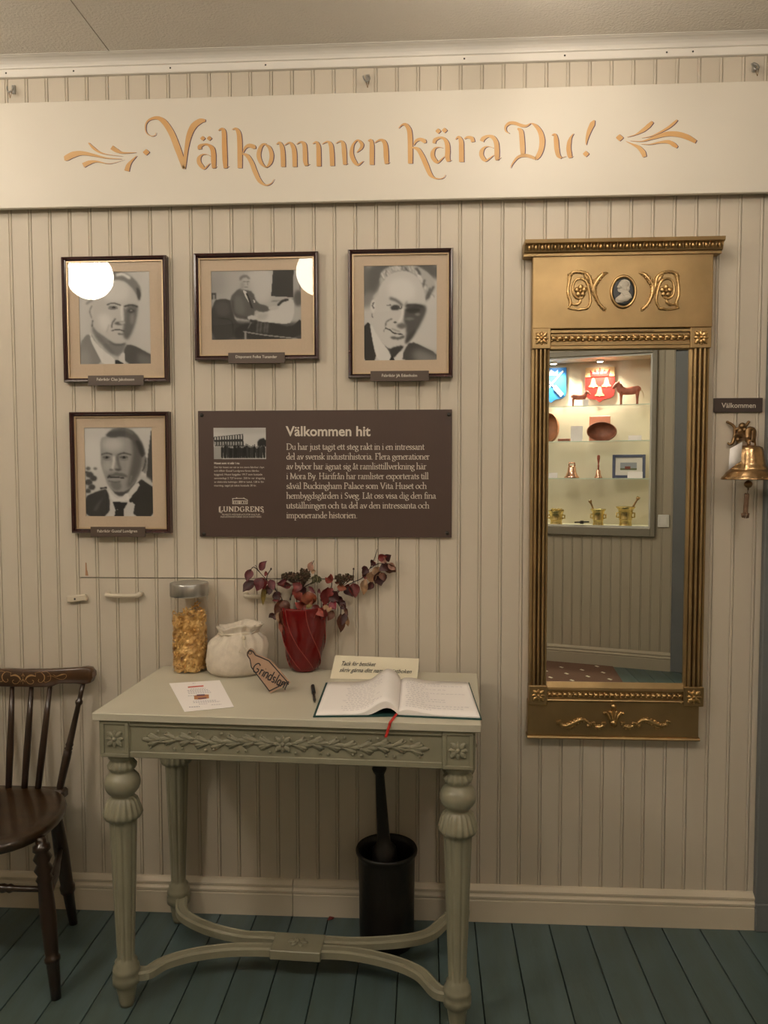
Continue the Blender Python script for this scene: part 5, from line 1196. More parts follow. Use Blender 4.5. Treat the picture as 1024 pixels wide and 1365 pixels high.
def hand(a, b, c, d, hf, par, spots):
    mb = MB(); rnd = random.Random(4)
    for (u0, u1, v) in spots:
        u = u0
        while u < u1:
            L_ = rnd.uniform(.02, .06); prev = None; n_ = 10
            for i in range(n_):
                uu = u+L_*i/n_; vv = v+.010*math.sin(i*2.1+rnd.random())+.004; 
                if uu > .985: break
                q = bil(a, b, c, d, uu, vv, hf(uu, vv)+.0004); q2 = bil(a, b, c, d, uu, vv+.006, hf(uu, vv)+.0004); pr = (mb.vert(q), mb.vert(q2))
                if prev: mb.face((prev[0], prev[1], pr[1], pr[0]))
                prev = pr
            u += L_+rnd.uniform(.008, .02)
    mb.build('handwriting', greyink, par, kind='stuff', fix=False)
random.seed(9)
hand(FL_, FS, BL_, BS_, hl, pl_, [(random.uniform(.28, .36), random.uniform(.60, .80), .10+.055*i) for i in range(15)])
hand(FS, FR_, BS_, BR_, hr, pr_, [(random.uniform(.08, .12), random.uniform(.3, .92), .10+.06*i) for i in range(14)])
# ribbon
ep = TM @ Vector((0, -td, 0)); R1 = G(531, 949, TZ+.006); 
R2 = Vector((G(521, 964, TZ).x, 0, 0)); fyw = lambda x: (TM @ Vector(((x+.339), -td, 0))).y
R2 = Vector((R2.x, fyw(R2.x)+.002, TZ+.0014)); R3 = Vector((R2.x-.003, fyw(R2.x)-.004, TZ-.006)); R4 = Vector((R2.x-.012, fyw(R2.x)-.005, W(515, 983, fyw(R2.x)-.004).z))
mb = MB(); P, _ = spline([R1+Vector((0, .01, 0)), R1, R2, R3, R4], [1]*5, 4)
mb.rings([[p+Vector((-.0035, 0, 0)), p+Vector((.0035, 0, 0)), p+Vector((.0035, -.0005, .0005)), p+Vector((-.0035, -.0005, .0005))] for p in P]); mb.build('ribbon', ribbon_m, t)
# pen
pa, pb = G(417, 914, TZ+.006), G(420, 936, TZ+.005); pa = Vector((pa.x, pa.y, TZ+.0055)); pb = Vector((pb.x, pb.y, TZ+.0042))
t = thing('ballpoint_pen', 'short black pen lying left of the guest book', 'pen', (pa.x, pa.y, TZ))
d = pb-pa; MB().tube([pa, pa+d*.45], [.005, .0055], 12).build('cap', blackink, t)
MB().tube([pa+d*.45, pa+d*.85, pb], [.0042, .0042, .0012], 12).build('barrel', mat('smoke_plastic', (.03, .03, .03), .25), t)
MB().tube([pa+d*.05+Vector((-.005, 0, .002)), pa+d*.5+Vector((-.006, 0, .002))], .0013, 6).build('clip', steel, t)
# flyer
q4 = [G(*q, TZ+.0005) for q in ((246, 949), (312, 942.5), (293, 907), (225.5, 911))]
t = thing('printed_flyer', 'white printed sheet with red heading and small picture, lying at the front left', 'paper', q4[0])
mb = MB(); mb.rings([[Vector((q.x, q.y, TZ+.0004)) for q in q4], [Vector((q.x, q.y, TZ+.0011)) for q in q4]], sm=False); mb.build('sheet', paper, t)
fp = lambda x, y: (lambda q: Vector((q.x, q.y, TZ+.0014)))(G(200+x/4.452, 830+y/4.452, TZ+.001))
mb = MB(); ribbon(mb, [(225,384,7),(318,376,7)], fp, 2); mb.build('heading', redink, t, fix=False)
mb = MB()
for a, b, y, w_ in ((240,330,395,2),(222,345,404,2.5),(225,355,412,2.5),(228,362,421,2.5),(225,280,436,2),(255,390,468,2.5),(258,415,476,2.5),(290,340,484,2),(365,425,488,2),(232,295,502,4),(252,270,362,2)): 
    for k_ in range(int((b-a)/14)+1): ribbon(mb, [(a+k_*14, y-(k_*14)*.05, w_), (min(b, a+k_*14+10), y-(k_*14+10)*.05, w_)], fp, 1)
mb.build('small_print', greyink, t, fix=False, kind='stuff')
mb = MB(); ribbon(mb, [(262,445,22),(300,442,30),(350,438,22)], fp, 2); o = mb.build('printed_picture', mat('print_orange', (.5, .22, .10), .6), t, fix=False)
mb = MB(); fp2 = lambda x, y: fp(x, y)+Vector((0, 0, .0003)); ribbon(mb, [(278,432,8),(325,430,8)], fp2, 2); ribbon(mb, [(285,452,6),(335,448,6)], fp2, 2); mb.build('print_detail', mat('print_purple', (.12, .05, .12), .6), o, fix=False)
# fallen leaf
p = G(441, 1227, .003); lf0 = thing('fallen_leaf', 'tiny dark red leaf lying on the blue floor by the baseboard', 'leaf', (p.x, p.y, 0))
ids = MB(); ids.tube([(p.x-.010, p.y, .003), (p.x, p.y+.008, .007), (p.x+.009, p.y+.016, .004)], [.001, .010, .001], 8, flat=.15, upv=(0, 0, 1), smooth=3).build('blade', LM['r'], lf0)

# ------------------------------------------------------------------ churn (mortar with a long handle)
cc = Vector((-.1155, -.128, 0)); ck = depth((cc.x, cc.y, .2)); cz_ = lambda py: W(515, py, cc.y).z
t = thing('iron_mortar', 'tall black metal mortar with rolled rim standing under the table', 'mortar', cc)
rz_ = cz_(1131); prof = [(.1, 0), (34, 0), (36, .004/ck), (36.5, .03/ck), (36.8, rz_*.5/ck), (37.5, (rz_-.025)/ck), (39, (rz_-.014)/ck), (40.8, (rz_-.008)/ck), (41.2, (rz_-.002)/ck), (40, (rz_+.004)/ck), (37.5, rz_/ck), (35, (rz_-.012)/ck), (33, (rz_-.06)/ck), (30, .09/ck), (.1, .08/ck)]
MB().lathe([(r*ck, z*ck) for r, z in prof], cc, 48).build('mortar_body', churn_m, t)
t = thing('iron_pestle', 'long black pestle with a knobbed end standing in the mortar', 'pestle', (cc.x, cc.y, .06))
tz = cz_(1017); hx = W(505, 1020, cc.y).x; P0 = Vector((cc.x+.004, cc.y, .085)); P1 = Vector((hx, cc.y+.01, tz)); d = P1-P0
zz_ = lambda py: (cz_(py)-P0.z)/d.z
MB().tube([P0, P0+d*.25, P0+d*zz_(1131), P0+d*zz_(1124), P0+d*zz_(1112), P0+d*zz_(1060), P0+d*zz_(1034), P0+d*zz_(1030), P0+d*zz_(1026), P0+d*zz_(1022), P0+d*zz_(1018), P1], [30*ck*.8, 26*ck*.7, 10*ck*1.6, 9.5*ck, 8.4*ck, 6.8*ck, 6*ck, 8.4*ck, 10*ck, 8.5*ck, 6.5*ck, 5*ck], 20).build('pestle_shaft', churn_m, t)

# ------------------------------------------------------------------ chair
CX = -1.226
t = thing('spindle_chair', 'brown varnished spindle-back chair with stencilled gold scrolls on its crest rail', 'chair', (CX, -.27, 0))
SH = .425
outl = []
for i in range(40):
    a = 2*PI*i/40; c_, s_ = math.cos(a), math.sin(a); rx = .215; ry = .195
    x = rx*math.copysign(abs(c_)**.66, c_); y = ry*math.copysign(abs(s_)**(.60 if s_ > 0 else .72), s_)
    if s_ > 0: x *= 1-.24*s_
    outl.append((x, y))
def ringz(k_, z): return [Vector((CX+x*k_, -.285+y*k_, z)) for x, y in outl]
mb = MB(); mb.rings([ringz(.93, SH-.032), ringz(.985, SH-.026), ringz(1, SH-.014), ringz(.99, SH-.004), ringz(.96, SH), ringz(.80, SH-.001), ringz(.55, SH-.007), ringz(.2, SH-.009)]); mb.build('seat', walnut, t)
MB().box(CX-.150, CX+.150, -.125, -.088, SH-.030, SH-.001, .006).build('back_rail', walnut, t)
yb = lambda x: -.050-.02*(1-((x-CX)/.22)**2)*0-.0
crest_top = [(123,895),(121,890.5),(114,888.5),(100,889.5),(60,891),(45,890.8),(30,891.5)]; crest_bot = [(30,913.5),(50,914),(62,914),(72,913),(80,909.5),(100,909.5),(112,911),(121,909),(123,902)]
Pc = [(W(x, y, -.05).x, W(30, y, -.05).z) for x, y in crest_top+crest_bot]
right = Pc; full_top = [(x, z) for x, z in Pc[:len(crest_top)]]; full_bot = [(x, z) for x, z in Pc[len(crest_top):]]
mirr = lambda L: [(2*CX-x, z) for x, z in L]
N = 60; rr = []
def interp(L, x):
    L = sorted(L); 
    if x <= L[0][0]: return L[0][1]
    for (a, za2), (b, zb3) in zip(L[:-1], L[1:]):
        if x <= b: return za2+(zb3-za2)*((x-a)/(b-a) if b > a else 0)
    return L[-1][1]
xe = Pc[0][0]-CX
for i in range(N+1):
    x = -xe+2*xe*i/N; ax = CX+abs(x); zt = interp(full_top, ax); zb4 = interp(full_bot, ax); y = -.058+.022*(x/xe)**2; th = .0105+.005*(abs(x)/xe)**4
    b_ = .003
    rr.append([Vector((CX+x, y-th, zb4+b_)), Vector((CX+x, y-th, zt-b_)), Vector((CX+x, y-th+b_, zt)), Vector((CX+x, y+th-b_, zt)), Vector((CX+x, y+th, zt-b_)), Vector((CX+x, y+th, zb4+b_)), Vector((CX+x, y+th-b_, zb4)), Vector((CX+x, y-th+b_, zb4))])
cr = MB().rings(rr).build('crest_rail', mat('crest_walnut', (.085, .038, .014), .3, noise=.4, nscale=18, coat=.4), t)
mb = MB()
def fc(x, y):
    p = W(x/7.314, 880+y/7.314, -.07); x_ = p.x-CX; return Vector((p.x, -.058+.022*(x_/xe)**2-(.0105+.005*(abs(x_)/xe)**4)-.0004, W(30, 880+y/7.314, -.07).z))
ST = [[(222,125,4),(222,235,4)],[(205,160,3),(222,140,8),(238,160,3)],[(200,215,3),(222,190,10),(244,215,3)],[(245,195,8),(262,165,14),(300,148,18),(345,158,6)],[(345,158,3),(340,120,3)],[(250,200,4),(280,230,4),(315,228,4),(325,205,4),(310,195,6)],[(345,125,3),(390,118,3),(425,150,10),(425,190,8),(395,218,4),(370,205,4),(375,185,6)],
      [(400,118,3),(450,112,3),(485,150,3),(480,195,4),(440,215,4),(420,200,4)],[(455,158,3),(500,155,3),(550,180,3),(600,190,3),(632,165,4),(625,140,4),(590,142,12),(540,158,5),(510,140,3)]]
for s in ST:
    ribbon(mb, s, fc, 5)
    ribbon(mb, [(444-x, y, w_) for x, y, w_ in s], fc, 5)
mb.build('gold_stencil', stencil, cr, fix=False)
# posts and spindles
def turned(name, A, B, prof, m_, par, n=14):
    A, B = Vector(A), Vector(B); return MB().tube([A.lerp(B, u) for u, r in prof], [r for u, r in prof], n).build(name, m_, par)
pz = W(110, 911, -.05).z
for s in (-1, 1):
    A = (CX+s*.128, -.106, SH-.01); xt = W(111, 911, -.045).x-CX
    turned('back_post', A, (CX+s*xt, -.042, pz+.004), [(0, .008), (.05, .0105), (.30, .0125), (.36, .012), (.37, .0095), (.385, .0125), (.40, .0095), (.42, .012), (.44, .010), (.62, .0085), (.78, .0075), (.80, .011), (.82, .011), (.835, .007), (.87, .007), (1, .0065)], choc, t)
for px, pb_ in ((-8, -6), (16, 11), (42, 32), (67, 50)):
    B = W(px, 913, -.055); B.z = pz+.006; A = W(pb_, 1055, -.11); A.y = -.108; A.z = SH-.008
    turned('spindle', A, (B.x, -.052, B.z), [(0, .009), (.35, .0105), (.6, .0092), (1, .0062)], choc, t)
# legs
FA = W(51, 1122, -.385); FB = G(75, 1331, 0); BA = W(72, 1105, -.15); BBt = G(98, 1231, 0)
lp = [(0, .011), (.02, .014), (.04, .014), (.05, .022), (.08, .023), (.095, .016), (.13, .024), (.165, .016), (.20, .024), (.235, .016), (.26, .022), (.28, .018), (.5, .021), (.70, .0175), (.735, .016), (.745, .020), (.765, .020), (.775, .0165), (.9, .0145), (1, .0125)]
lpb = [(0, .016), (.1, .018), (.4, .021), (.66, .018), (.68, .022), (.72, .021), (.74, .016), (1, .012)]
for s in (-1, 1):
    a = Vector((CX+s*(FA.x-CX), FA.y+.012, SH-.018)); b = Vector((CX+s*(FB.x-CX), FB.y, 0)); turned('leg', a, b, lp, choc, t, 18)
    a2 = Vector((CX+s*(BA.x-CX), BA.y, SH-.028)); b2 = Vector((CX+s*(BBt.x-CX), BBt.y, 0)); turned('leg', a2, b2, lpb, choc, t, 18)
    turned('stretcher', a.lerp(b, .42), a2.lerp(b2, .36), [(0, .008), (.3, .010), (.5, .014), (.7, .010), (1, .008)], choc, t)
a = lambda s: Vector((CX+s*(FA.x-CX), FA.y, SH-.028)).lerp(Vector((CX+s*(FB.x-CX), FB.y, 0)), .30)
turned('stretcher', a(-1), a(1), [(0, .007), (.18, .008), (.2, .012), (.22, .009), (.24, .012), (.27, .010), (.5, .014), (.73, .010), (.76, .012), (.78, .009), (.8, .012), (.82, .008), (1, .007)], choc, t)

# ------------------------------------------------------------------ the lit showcase in the opposite wall (seen in the mirror)
DP = -.30
t = case = thing('display_cabinet', 'lit glass-fronted showcase set in the opposite wall, seen in the mirror', 'cabinet', (OM @ Vector(((cxL+cxR)/2, 0, czB))), T2)
CXo = (cxL+cxR)/2
def cl2(mb): mb.M = OM; return mb
edge_m = mat('polished_glass_edge', (.55, .70, .60), .2)
case_in = mat('case_lining', (.60, .55, .42), .6); case_fr = mat('case_frame_paint', (.24, .215, .165), .5)
mb = cl2(MB()); mb.box(cxL-.004, cxR+.004, DP-.01, DP, czB-.004, czT+.004).box(cxL-.012, cxL, DP, 0, czB, czT).box(cxR, cxR+.012, DP, 0, czB, czT).box(cxL-.012, cxR+.012, DP, 0, czT, czT+.012).box(cxL-.012, cxR+.012, DP, 0, czB-.012, czB); mb.build('carcass', case_in, t)
mb = cl2(MB()); e = .002
mb.box(fxL, cxL, 0, .030, fzB, fzT, .003).box(cxR, fxR, 0, .030, fzB, fzT, .003).box(cxL, cxR, 0, .030, czT, fzT, .003).box(cxL, cxR, 0, .030, fzB, czB, .003); mb.build('outer_frame', case_fr, t)
mb = cl2(MB()); g = .012
mb.box(cxL, cxL+g, -.012, .006, czB, czT).box(cxR-g, cxR, -.012, .006, czB, czT).box(cxL+g, cxR-g, -.012, .006, czT-g, czT).box(cxL+g, cxR-g, -.012, .006, czB, czB+g); mb.build('door_frame', mat('alu_rail', (.55, .54, .50), .4), t)
cl2(MB()).quad((cxL+g, -.004, czB+g), (cxR-g, -.004, czB+g), (cxR-g, -.004, czT-g), (cxL+g, -.004, czT-g)).build('glass_door', case_glass, t)
shz = [Mi(800, 540, -.03)[1], Mi(800, 587.5, -.03)[1], Mi(800, 637.5, -.03)[1]]
for z in shz: cl2(MB()).box(cxL+.002, cxR-.002, DP+.01, -.03, z-.006, z, .001).build('shelf', glass_shelf, t); cl2(MB()).box(cxL+.002, cxR-.002, -.0298, -.0290, z-.0055, z-.0005).build('shelf_edge', edge_m, t)
for x, z in ((cxL, shz[0]), (cxR, shz[0])): pass
# lock bar on the lower rail
q = Mi(776, 696, .01); mb = cl2(MB()); mb.tube([(q[0]-.05, .02, q[1]-.002), (q[0]+.05, .02, q[1]+.004)], .005, 8); mb.box(q[0]-.012, q[0]+.012, -.004, .03, q[1]-.012, q[1]+.01, .002); mb.build('lock', dsteel, t)
# case lamps
for px in (738, 800):
    x, _ = Mi(px, 500, DP+.08)
    p = cl2(MB()).lathe([(.022, czT-.014), (.030, czT-.010), (.032, czT-.001)], (x, DP+.09, 0), 20).build('spotlight', white_m, t)
    cl2(MB()).lathe([(.001, czT-.0145), (.020, czT-.0145)], (x, DP+.09, 0), 20, cap=False).build('bulb', mat('case_bulb', (1, .93, .80), .3, emit=60), p)
    ld = bpy.data.lights.new('case_lamp', 'SPOT'); ld.energy = 32; ld.color = (1, .90, .70); ld.spot_size = R(130); ld.spot_blend = .7; ld.shadow_soft_size = .02
    lo_ = bpy.data.objects.new('case_lamp', ld); COL.objects.link(lo_); lo_.parent = p
    lo_.matrix_parent_inverse = p.matrix_world.inverted()
    wp = OM @ Vector((x, DP+.09, czT-.02)); lo_.location = WM[t].inverted() @ wp; lo_.matrix_parent_inverse = Matrix.Identity(4); lo_.rotation_euler = (R(0), 0, 0)
def cthing(name, label, cat, x, y, z, group=None): return thing(name, label, cat, OM @ Vector((x, y, z)), T2, group)
K4 = (730, 460, 6.827); K5 = (730, 590, 6.827)
def m4(x, y, d): return Mi(730+x/6.827, 460+y/6.827, d)
def m5(x, y, d): return Mi(730+x/6.827, 590+y/6.827, d)
red_m = mat('heraldic_red', (.50, .02, .015), .4); yel_m = mat('heraldic_yellow', (.62, .42, .20), .5); blu_m = mat('heraldic_blue', (.03, .22, .62), .4); wht = mat('heraldic_white', (.8, .78, .72), .5)
def shield(x0, x1, y0, y1, label, col):
    xa, za = m4(x0, y0, DP+.02); xb, zb = m4(x1, y1, DP+.02); w_ = xb-xa; h_ = za-zb
    t = cthing('heraldic_shield', label, 'shield', (xa+xb)/2, DP, zb)
    pts = [(0, 0), (1, 0), (1, -.72), (.97, -.82), (.88, -.88), (.62, -.92), (.5, -1), (.38, -.92), (.12, -.88), (.03, -.82), (0, -.72)]
    mb = cl2(MB()); mb.prism([(xa+u*w_, za+v*h_) for u, v in pts], DP+.001, DP+.018, 'y'); b = mb.build('shield_board', col, t); return t, xa, za, w_, h_
t, xa, za, w_, h_ = shield(345, 607, 208, 515, 'red shield with yellow crown and three bells on the showcase wall', red_m)
def flat(name, pts, m_, Y=DP+.0185, th=.003, par=None):
    mb = cl2(MB()); mb.prism([(xa+u*w_, za+v*h_) for u, v in pts], Y, Y+th, 'y'); return mb.build(name, m_, par or t)
flat('crown_field', [(.0, 0), (1, 0), (1, -.27), (0, -.27)], yel_m)
flat('crown', [(.20, -.26), (.16, -.06), (.28, -.17), (.34, -.05), (.42, -.17), (.5, -.0), (.58, -.17), (.66, -.05), (.72, -.17), (.84, -.06), (.80, -.26)], red_m, DP+.0216, .003)
for u in (.3, .42, .56, .68): flat('pearl', [(u-.04, -.14), (u+.04, -.14), (u+.05, -.19), (u-.05, -.19)], wht, DP+.0248, .002)
for u, v in ((.28, -.31), (.73, -.31), (.5, -.57)):
    flat('bell_charge', [(u-.03, v+.01), (u+.03, v+.01), (u+.06, v-.05), (u+.10, v-.18), (u+.16, v-.225), (u+.16, v-.25), (u+.03, v-.25), (u, v-.28), (u-.03, v-.25), (u-.16, v-.25), (u-.16, v-.225), (u-.10, v-.18), (u-.06, v-.05)], yel_m)
t, xa, za, w_, h_ = shield(-100, 167, 215, 520, 'blue shield with crossed white arrows at the left of the showcase', blu_m)
def bar(u0, v0, u1, v1, wd, name='arrow'):
    dx, dy = u1-u0, v1-v0; L_ = math.hypot(dx, dy); nx, ny = -dy/L_*wd/2, dx/L_*wd/2; return [(u0+nx, v0+ny), (u1+nx, v1+ny), (u1-nx, v1-ny), (u0-nx, v0-ny)]
flat('arrow', bar(.12, -.85, .90, -.10, .05), wht); flat('arrow', bar(.88, -.80, .10, -.10, .05), wht, DP+.0217)
flat('feathers', bar(.62, -.55, .88, -.80, .13), wht, DP+.0248); flat('feathers', bar(.38, -.55, .12, -.82, .13), wht, DP+.0248)
flat('crown_charge', [(.30, -.22), (.27, -.06), (.38, -.14), (.5, -.04), (.62, -.14), (.73, -.06), (.70, -.22)], wht)
# wooden horses
horse_m = mat('horse_red_wood', (.50, .16, .10), .5, noise=.3, nscale=30)
def horse(x0, x1, ytop, ybase, flip, label, z):
    xa, zt = m4(x0, ytop, -.12); xb, zq = m4(x1, ybase, -.12); H = zt-zq; L_ = xb-xa; xm = (xa+xb)/2
    t = cthing('wooden_horse', label, 'figurine', xm, -.12, z, 'carved horses on the top shelf'); s = 1 if flip else -1
    def P(u, v, y=0): return (xm+s*(u-.5)*L_, -.12+y, z+v*H)
    r = H*.5
    mb = cl2(MB()); U = (0, 1, 0)
    mb.tube([P(.02,.60), P(.10,.63), P(.3,.60), P(.5,.58), P(.66,.62), P(.74,.72), P(.78,.86), P(.80,.93)], [.05*H, .16*H, .165*H, .15*H, .17*H, .14*H, .10*H, .05*H], 12, flat=.8, upv=U, smooth=4)
    mb.tube([P(.74,.90), P(.84,.88), P(.93,.78), P(.99,.70)], [.08*H, .09*H, .065*H, .05*H], 10, flat=.75, upv=U, smooth=3)
    for sd in (-1, 1): mb.ball(P(.77, .98, sd*.03*H), .035*H, 6, 4, (.6, .5, 1.6))
    bd = mb.build('body', horse_m, t)
    for u in (.12, .68):
        for sd in (-1, 1):
            mb = cl2(MB()); mb.tube([P(u,.56,sd*.055*H), P(u+.01,.3,sd*.07*H), P(u+.005,.08,sd*.07*H), P(u+.01,.0,sd*.07*H)], [.085*H, .05*H, .042*H, .06*H], 8); mb.build('leg', horse_m, t)
    mb = cl2(MB()); mb.tube([P(.70,.90,.0), P(.64,.78,0), P(.60,.70,0)], [.02*H, .03*H, .02*H], 6, upv=U); mb.tube([P(.82,.96,.06*H), P(.84,.75,.08*H)], .008*H, 5); mb.build('bridle', mat('horse_dark', (.25, .07, .04), .5), t)
    if not flip: mb = cl2(MB()); mb.tube([P(.03,.66), P(-.06,.5), P(-.10,.28)], [.02*H, .018*H, .006*H], 6, smooth=3); mb.build('tail', mat('straw', (.6, .5, .3), .8), t)
    return t
horse(590, 850, 330, 540, False, 'larger reddish wooden horse at the right of the top shelf', shz[0]+.0005)
horse(212, 390, 400, 540, True, 'small reddish wooden horse in front of the red shield', shz[0]+.0005)
def card(x0, x1, ytop, mm, ybase, z, label, d=-.07, tilt=.01, name='label_card'):
    xa, zt = mm(x0, ytop, d); xb, zq = mm(x1, ybase, d); H = zt-zq; t = cthing(name, label, 'card', (xa+xb)/2, d, z+.0005, 'white label cards in the showcase')
    mb = cl2(MB()); mb.prism([(d, z+.0005), (d+.002, z+.0005), (d-tilt+.002, z+H), (d-tilt, z+H)], xa, xb, 'x'); mb.build('card_face', paper, t)
    mb = cl2(MB()); mb.box((xa+xb)/2-.008, (xa+xb)/2+.008, d-.02, d-.001, z+.0005, z+.003); mb.build('card_foot', paper, t); return t
card(322, 372, 470, m4, 530, shz[0], 'small white card at the feet of the small wooden horse', d=-.06)
card(212, 318, 738, m4, 875, shz[1], 'upright white label card between the two oval boxes')
card(735, 855, 826, m4, 870, shz[1], 'low white card at the right end of the second shelf')
card(728, 865, 266, m5, 325, shz[2], 'white card leaning on the blue framed picture')
card(10, 90, 272, m5, 320, shz[2], 'white card at the left end of the third shelf')
bent = mat('bentwood', (.36, .14, .08), .5, noise=.3, nscale=20); bent2 = mat('bentwood_pale', (.52, .24, .12), .5, noise=.2, nscale=20)
def oval(x, y, rx, ry, z, label, m_, d=-.14):
    xc, zc_ = m4(x, y, d); xr = m4(x+rx, y, d)[0]; zt = m4(x, y-ry, d)[1]; a = xr-xc; b = zt-zc_
    t = cthing('oval_wooden_box', label, 'box', xc, d, z, 'bentwood boxes on the second shelf'); zc_ = z+b
    mb = cl2(MB()); ring = lambda k_, yy: [Vector((xc+math.cos(2*PI*i/36)*a*k_, yy, zc_+math.sin(2*PI*i/36)*b*k_)) for i in range(36)]
    mb.rings([ring(.97, d-.07), ring(1, d-.06), ring(1, d+.02), ring(.94, d+.02), ring(.92, d-.05), ring(.05, d-.052)], closed=True); mb.build('box_side', m_, t); return t, xc, zc_, a, b, d
t, xc, zc_, a, b, d = oval(492, 785, 135, 88, shz[1]+.0005, 'reddish oval wooden box tipped on its side, middle of the second shelf', bent)
oval(15, 735, 82, 132, shz[1]+.0005, 'paler oval wooden box at the left end of the second shelf', bent2)
xa, za = m4(380, 648, -.24); xb, zb = m4(572, 700, -.24)
t = cthing('wooden_board', 'flat pink-brown wooden board standing behind the reddish oval box', 'board', (xa+xb)/2, -.24, shz[1]); mb = cl2(MB()); mb.box(xa, xb, -.25, -.238, shz[1]+.0005, za, .003); mb.build('board_face', mat('pink_wood', (.60, .26, .17), .5), t)
xa, za = m4(98, 828, -.1); xb, _ = m4(205, 868, -.1)
t = cthing('wooden_tray', 'low flat brown wooden block beside the upright white card', 'tray', (xa+xb)/2, -.1, shz[1]); mb = cl2(MB()); mb.box(xa, xb, -.14, -.08, shz[1]+.0005, shz[1]+.022, .002); mb.build('block', bent, t)
# bells
def cbell(x, w_, yt, yb, label, z, handle):
    xc, zt = m5(x, yt, -.12); zq = m5(x, yb, -.12)[1]; r = m5(x+w_, yb, -.12)[0]-xc; H = (zt-zq)
    t = cthing('hand_bell', label, 'bell', xc, -.12, z, 'bells on the third shelf')
    hb_ = H*(.36 if handle else .80)
    pr = [(r, z), (r*1.02, z+hb_*.08), (r*.82, z+hb_*.22), (r*.62, z+hb_*.5), (r*.55, z+hb_*.85), (r*.45, z+hb_), (r*.1, z+hb_*1.03)]
    mb = cl2(MB()); mb.lathe(pr, (xc, -.12, 0), 28); mb.build('bell_body', copper, t)
    mb = cl2(MB())
    if handle: mb.lathe([(r*.14, z+hb_), (r*.28, z+hb_*1.15), (r*.16, z+hb_*1.3), (r*.30, z+hb_*1.45), (r*.16, z+hb_*1.6), (r*.24, z+H*.70), (r*.42, z+H*.88), (r*.35, z+H*.93), (r*.38, z+H*.97), (r*.1, z+H)], (xc, -.12, 0), 16); mb.build('handle', mat('handle_wood', (.35, .10, .06), .3), t)
    else: mb.tube([(xc-r*.4, -.12, z+hb_), (xc-r*.36, -.12, z+H), (xc+r*.36, -.12, z+H), (xc+r*.4, -.12, z+hb_)], r*.12, 8); mb.build('crown_loop', copper, t)
cbell(222, 66, 178, 315, 'small copper-coloured bell with square loop on the third shelf', shz[2]+.0005, False)
cbell(465, 34, 108, 318, 'hand bell with turned wooden handle, middle of the third shelf', shz[2]+.0005, True)
# framed picture
xa, za = m5(592, 108, -.16); xb, zb = m5(890, 320, -.16); zb = shz[2]+.0005; za = zb+(za-m5(592, 320, -.16)[1])
t = cthing('framed_print', 'small blue-grey framed print with white mat on the third shelf', 'picture', (xa+xb)/2, -.16, zb)
bf = mat('blue_frame', (.10, .12, .20), .4); e = .09*(xb-xa); mb = cl2(MB())
mb.box(xa, xa+e, -.17, -.155, zb, za, .002).box(xb-e, xb, -.17, -.155, zb, za, .002).box(xa+e, xb-e, -.17, -.155, zb, zb+e, .002).box(xa+e, xb-e, -.17, -.155, za-e, za, .002); mb.build('frame', bf, t)
mb = cl2(MB()); mb.box(xa+e, xb-e, -.17, -.163, zb+e, za-e); mb.build('mat', wht, t)
W3 = xb-xa; H3 = za-zb; mb = cl2(MB()); mb.box(xa+.24*W3, xb-.26*W3, -.163, -.1622, zb+.34*H3, za-.34*H3); pc = mb.build('print', mat('print_grey', (.36, .40, .44), .6), t)
mb = cl2(MB()); mb.box(xa+.24*W3, xb-.26*W3, -.1622, -.1618, zb+.34*H3, zb+.42*H3); mb.build('print_meadow', mat('print_green', (.16, .19, .10), .6), pc)
mb = cl2(MB()); mb.box(xa+.38*W3, xa+.55*W3, -.1618, -.1612, zb+.38*H3, zb+.50*H3); mb.build('print_cottage', mat('print_rust', (.22, .06, .04), .6), pc)
# brass mortars
def mortar(x, rim, base, yr, z, label, pest, d=-.12, sq=True):
    xc, zr = m5(x, yr, d); zq = m5(x, 742, d)[1]; r = m5(x+rim, yr, d)[0]-xc; rb = r*base/rim; H = zr-zq
    t = cthing('brass_mortar', label, 'mortar', xc, d, z, 'brass mortars at the bottom of the showcase')
    mb = cl2(MB()); mb.lathe([(rb*1.05, z), (rb, z+H*.05), (rb*.92, z+H*.28), (rb*1.0, z+H*.34), (rb*1.05, z+H*.36), (rb*1.0, z+H*.40), (rb*1.08, z+H*.7), (rb*1.15, z+H*.85), (r, z+H*.96), (r, z+H), (r*.86, z+H*.97), (rb*.9, z+H*.5), (.001, z+H*.45)], (xc, d, 0), 32); mb.build('mortar_body', ybrass, t)
    for s in (-1, 1):
        mb = cl2(MB()); a0 = xc+s*rb*1.0; a1 = xc+s*rb*1.38
        mb.tube([(a0, d, z+H*.68), (a1, d, z+H*.68), (a1, d, z+H*.46), (a0, d, z+H*.46)], .0055, 6, upv=(0, 1, 0)); mb.build('handle', ybrass, t)
    if pest:
        tt = cthing('brass_pestle', 'brass pestle leaning in the '+('left' if pest < 0 else 'right')+' brass mortar', 'pestle', xc, d, z+H*.5)
        mb = cl2(MB()); s = pest; A = Vector((xc+s*rb*.35, d, z+H*.55)); B = Vector((xc+s*r*(1.30 if s > 0 else 1.12), d-.02, z+H*1.5))
        mb.tube([A, A.lerp(B, .1), A.lerp(B, .8), A.lerp(B, .92), B], [.012, .008, .006, .013, .012], 10); mb.build('pestle_shaft', brass, tt)
    return t, xc, r, H
mortar(462, 72, 50, 590, czB+.0005, 'brass mortar with square handles and leaning pestle, middle of showcase bottom', -1)
mortar(712, 90, 60, 562, czB+.0005, 'larger brass mortar at the right of the showcase bottom', 1)
t, xc, r, H = mortar(80, 72, 56, 612, czB+.0005, 'brass mortar heaped with shiny scraps at the left of the showcase bottom', 0)
mb = cl2(MB()); random.seed(2)
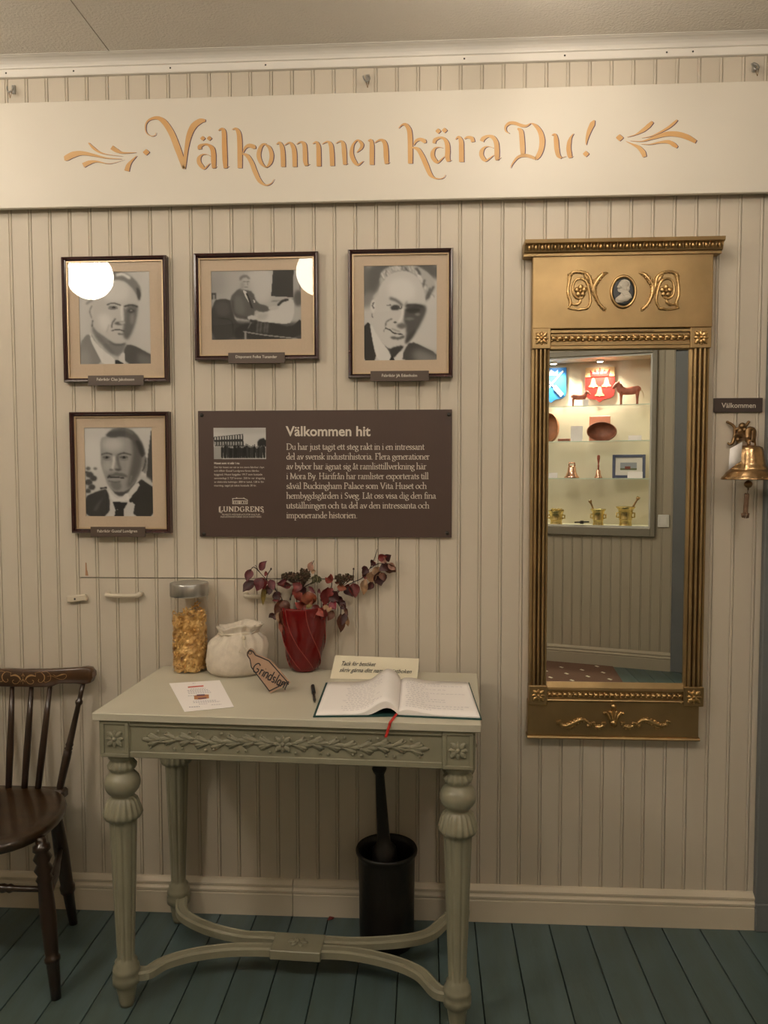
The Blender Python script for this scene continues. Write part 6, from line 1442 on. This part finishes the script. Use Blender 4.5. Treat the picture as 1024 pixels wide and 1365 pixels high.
for i in range(26): a = random.uniform(0, 6.28); q = random.uniform(0, .8)*r; mb.ball((xc+math.cos(a)*q, -.12+math.sin(a)*q, czB+H*.98+random.uniform(0, .012)), .012, 6, 4, (1, .6, .5), Matrix.Rotation(a, 3, 'Y'))
mb.build('metal_scraps', ybrass, t, kind='stuff')
# switch
xa, za = Mi(877, 686, .01); xb, zb = Mi(892, 703, .01); t = cthing('light_switch', 'square white light switch right of the showcase', 'switch', (xa+xb)/2, .0, zb)
mb = cl2(MB()); mb.box(xa, xb, .0015, .012, zb, za, .003); mb.build('plate', white_m, t); mb = cl2(MB()); mb.box(xa+.012, xb-.012, .012, .016, zb+.012, za-.012, .002); mb.build('rocker', white_m, t)
# rug
r1, r2 = Mz(820, 893, .006), Mz(833, 913, .006); dv = Vector((r2[0]-r1[0], r2[1]-r1[1])).normalized()
def rug_pt(u, v): return (r1[0]+dv.x*v-u, max(.03, r1[1]-.02)+dv.y*v if v else .03, 0)
ra = (r1[0]-dv.x*(r1[1]-.035)/dv.y, .035); rb_ = (ra[0]+dv.x*.75, ra[1]+dv.y*.75)
t = cthing('woven_rug', 'brown rug with small pale diamonds on the floor, seen in the mirror', 'rug', ra[0]-1.2, .4, 0)
mb = cl2(MB()); mb.prism([(ra[0]-2.4, ra[1]), ra, rb_, (rb_[0]-2.6, rb_[1])], .0005, .007, 'z'); mb.build('rug_field', mat('rug_brown', (.16, .085, .055), .95, noise=.2, nscale=200), t)
mb = cl2(MB()); rr_ = [Mz(690+x/3.79, 700+y/3.79, .007) for x, y in ((222,718),(335,732),(433,745),(248,750),(362,767),(460,778))]
sx1 = (Vector(rr_[2])-Vector(rr_[0]))/2; off = Vector(rr_[3])-Vector(rr_[0]); n_ = 0
for i in range(-22, 4):
    for j in range(-1, 8):
        q = Vector(rr_[0])+sx1*i+off*j; e1 = sx1.normalized()*.018; e2 = off.normalized()*.022
        lim = ra[0]+dv.x*(q.y-ra[1])/dv.y-.05
        if not (ra[1]+.03 < q.y < rb_[1]-.03 and ra[0]-2.3 < q.x < lim): continue
        mb.quad((q.x-e1.x, q.y-e1.y, .0075), (q.x-e2.x, q.y-e2.y, .0075), (q.x+e1.x, q.y+e1.y, .0075), (q.x+e2.x, q.y+e2.y, .0075))
mb.build('woven_diamonds', paper_cream, t, kind='stuff', fix=False)
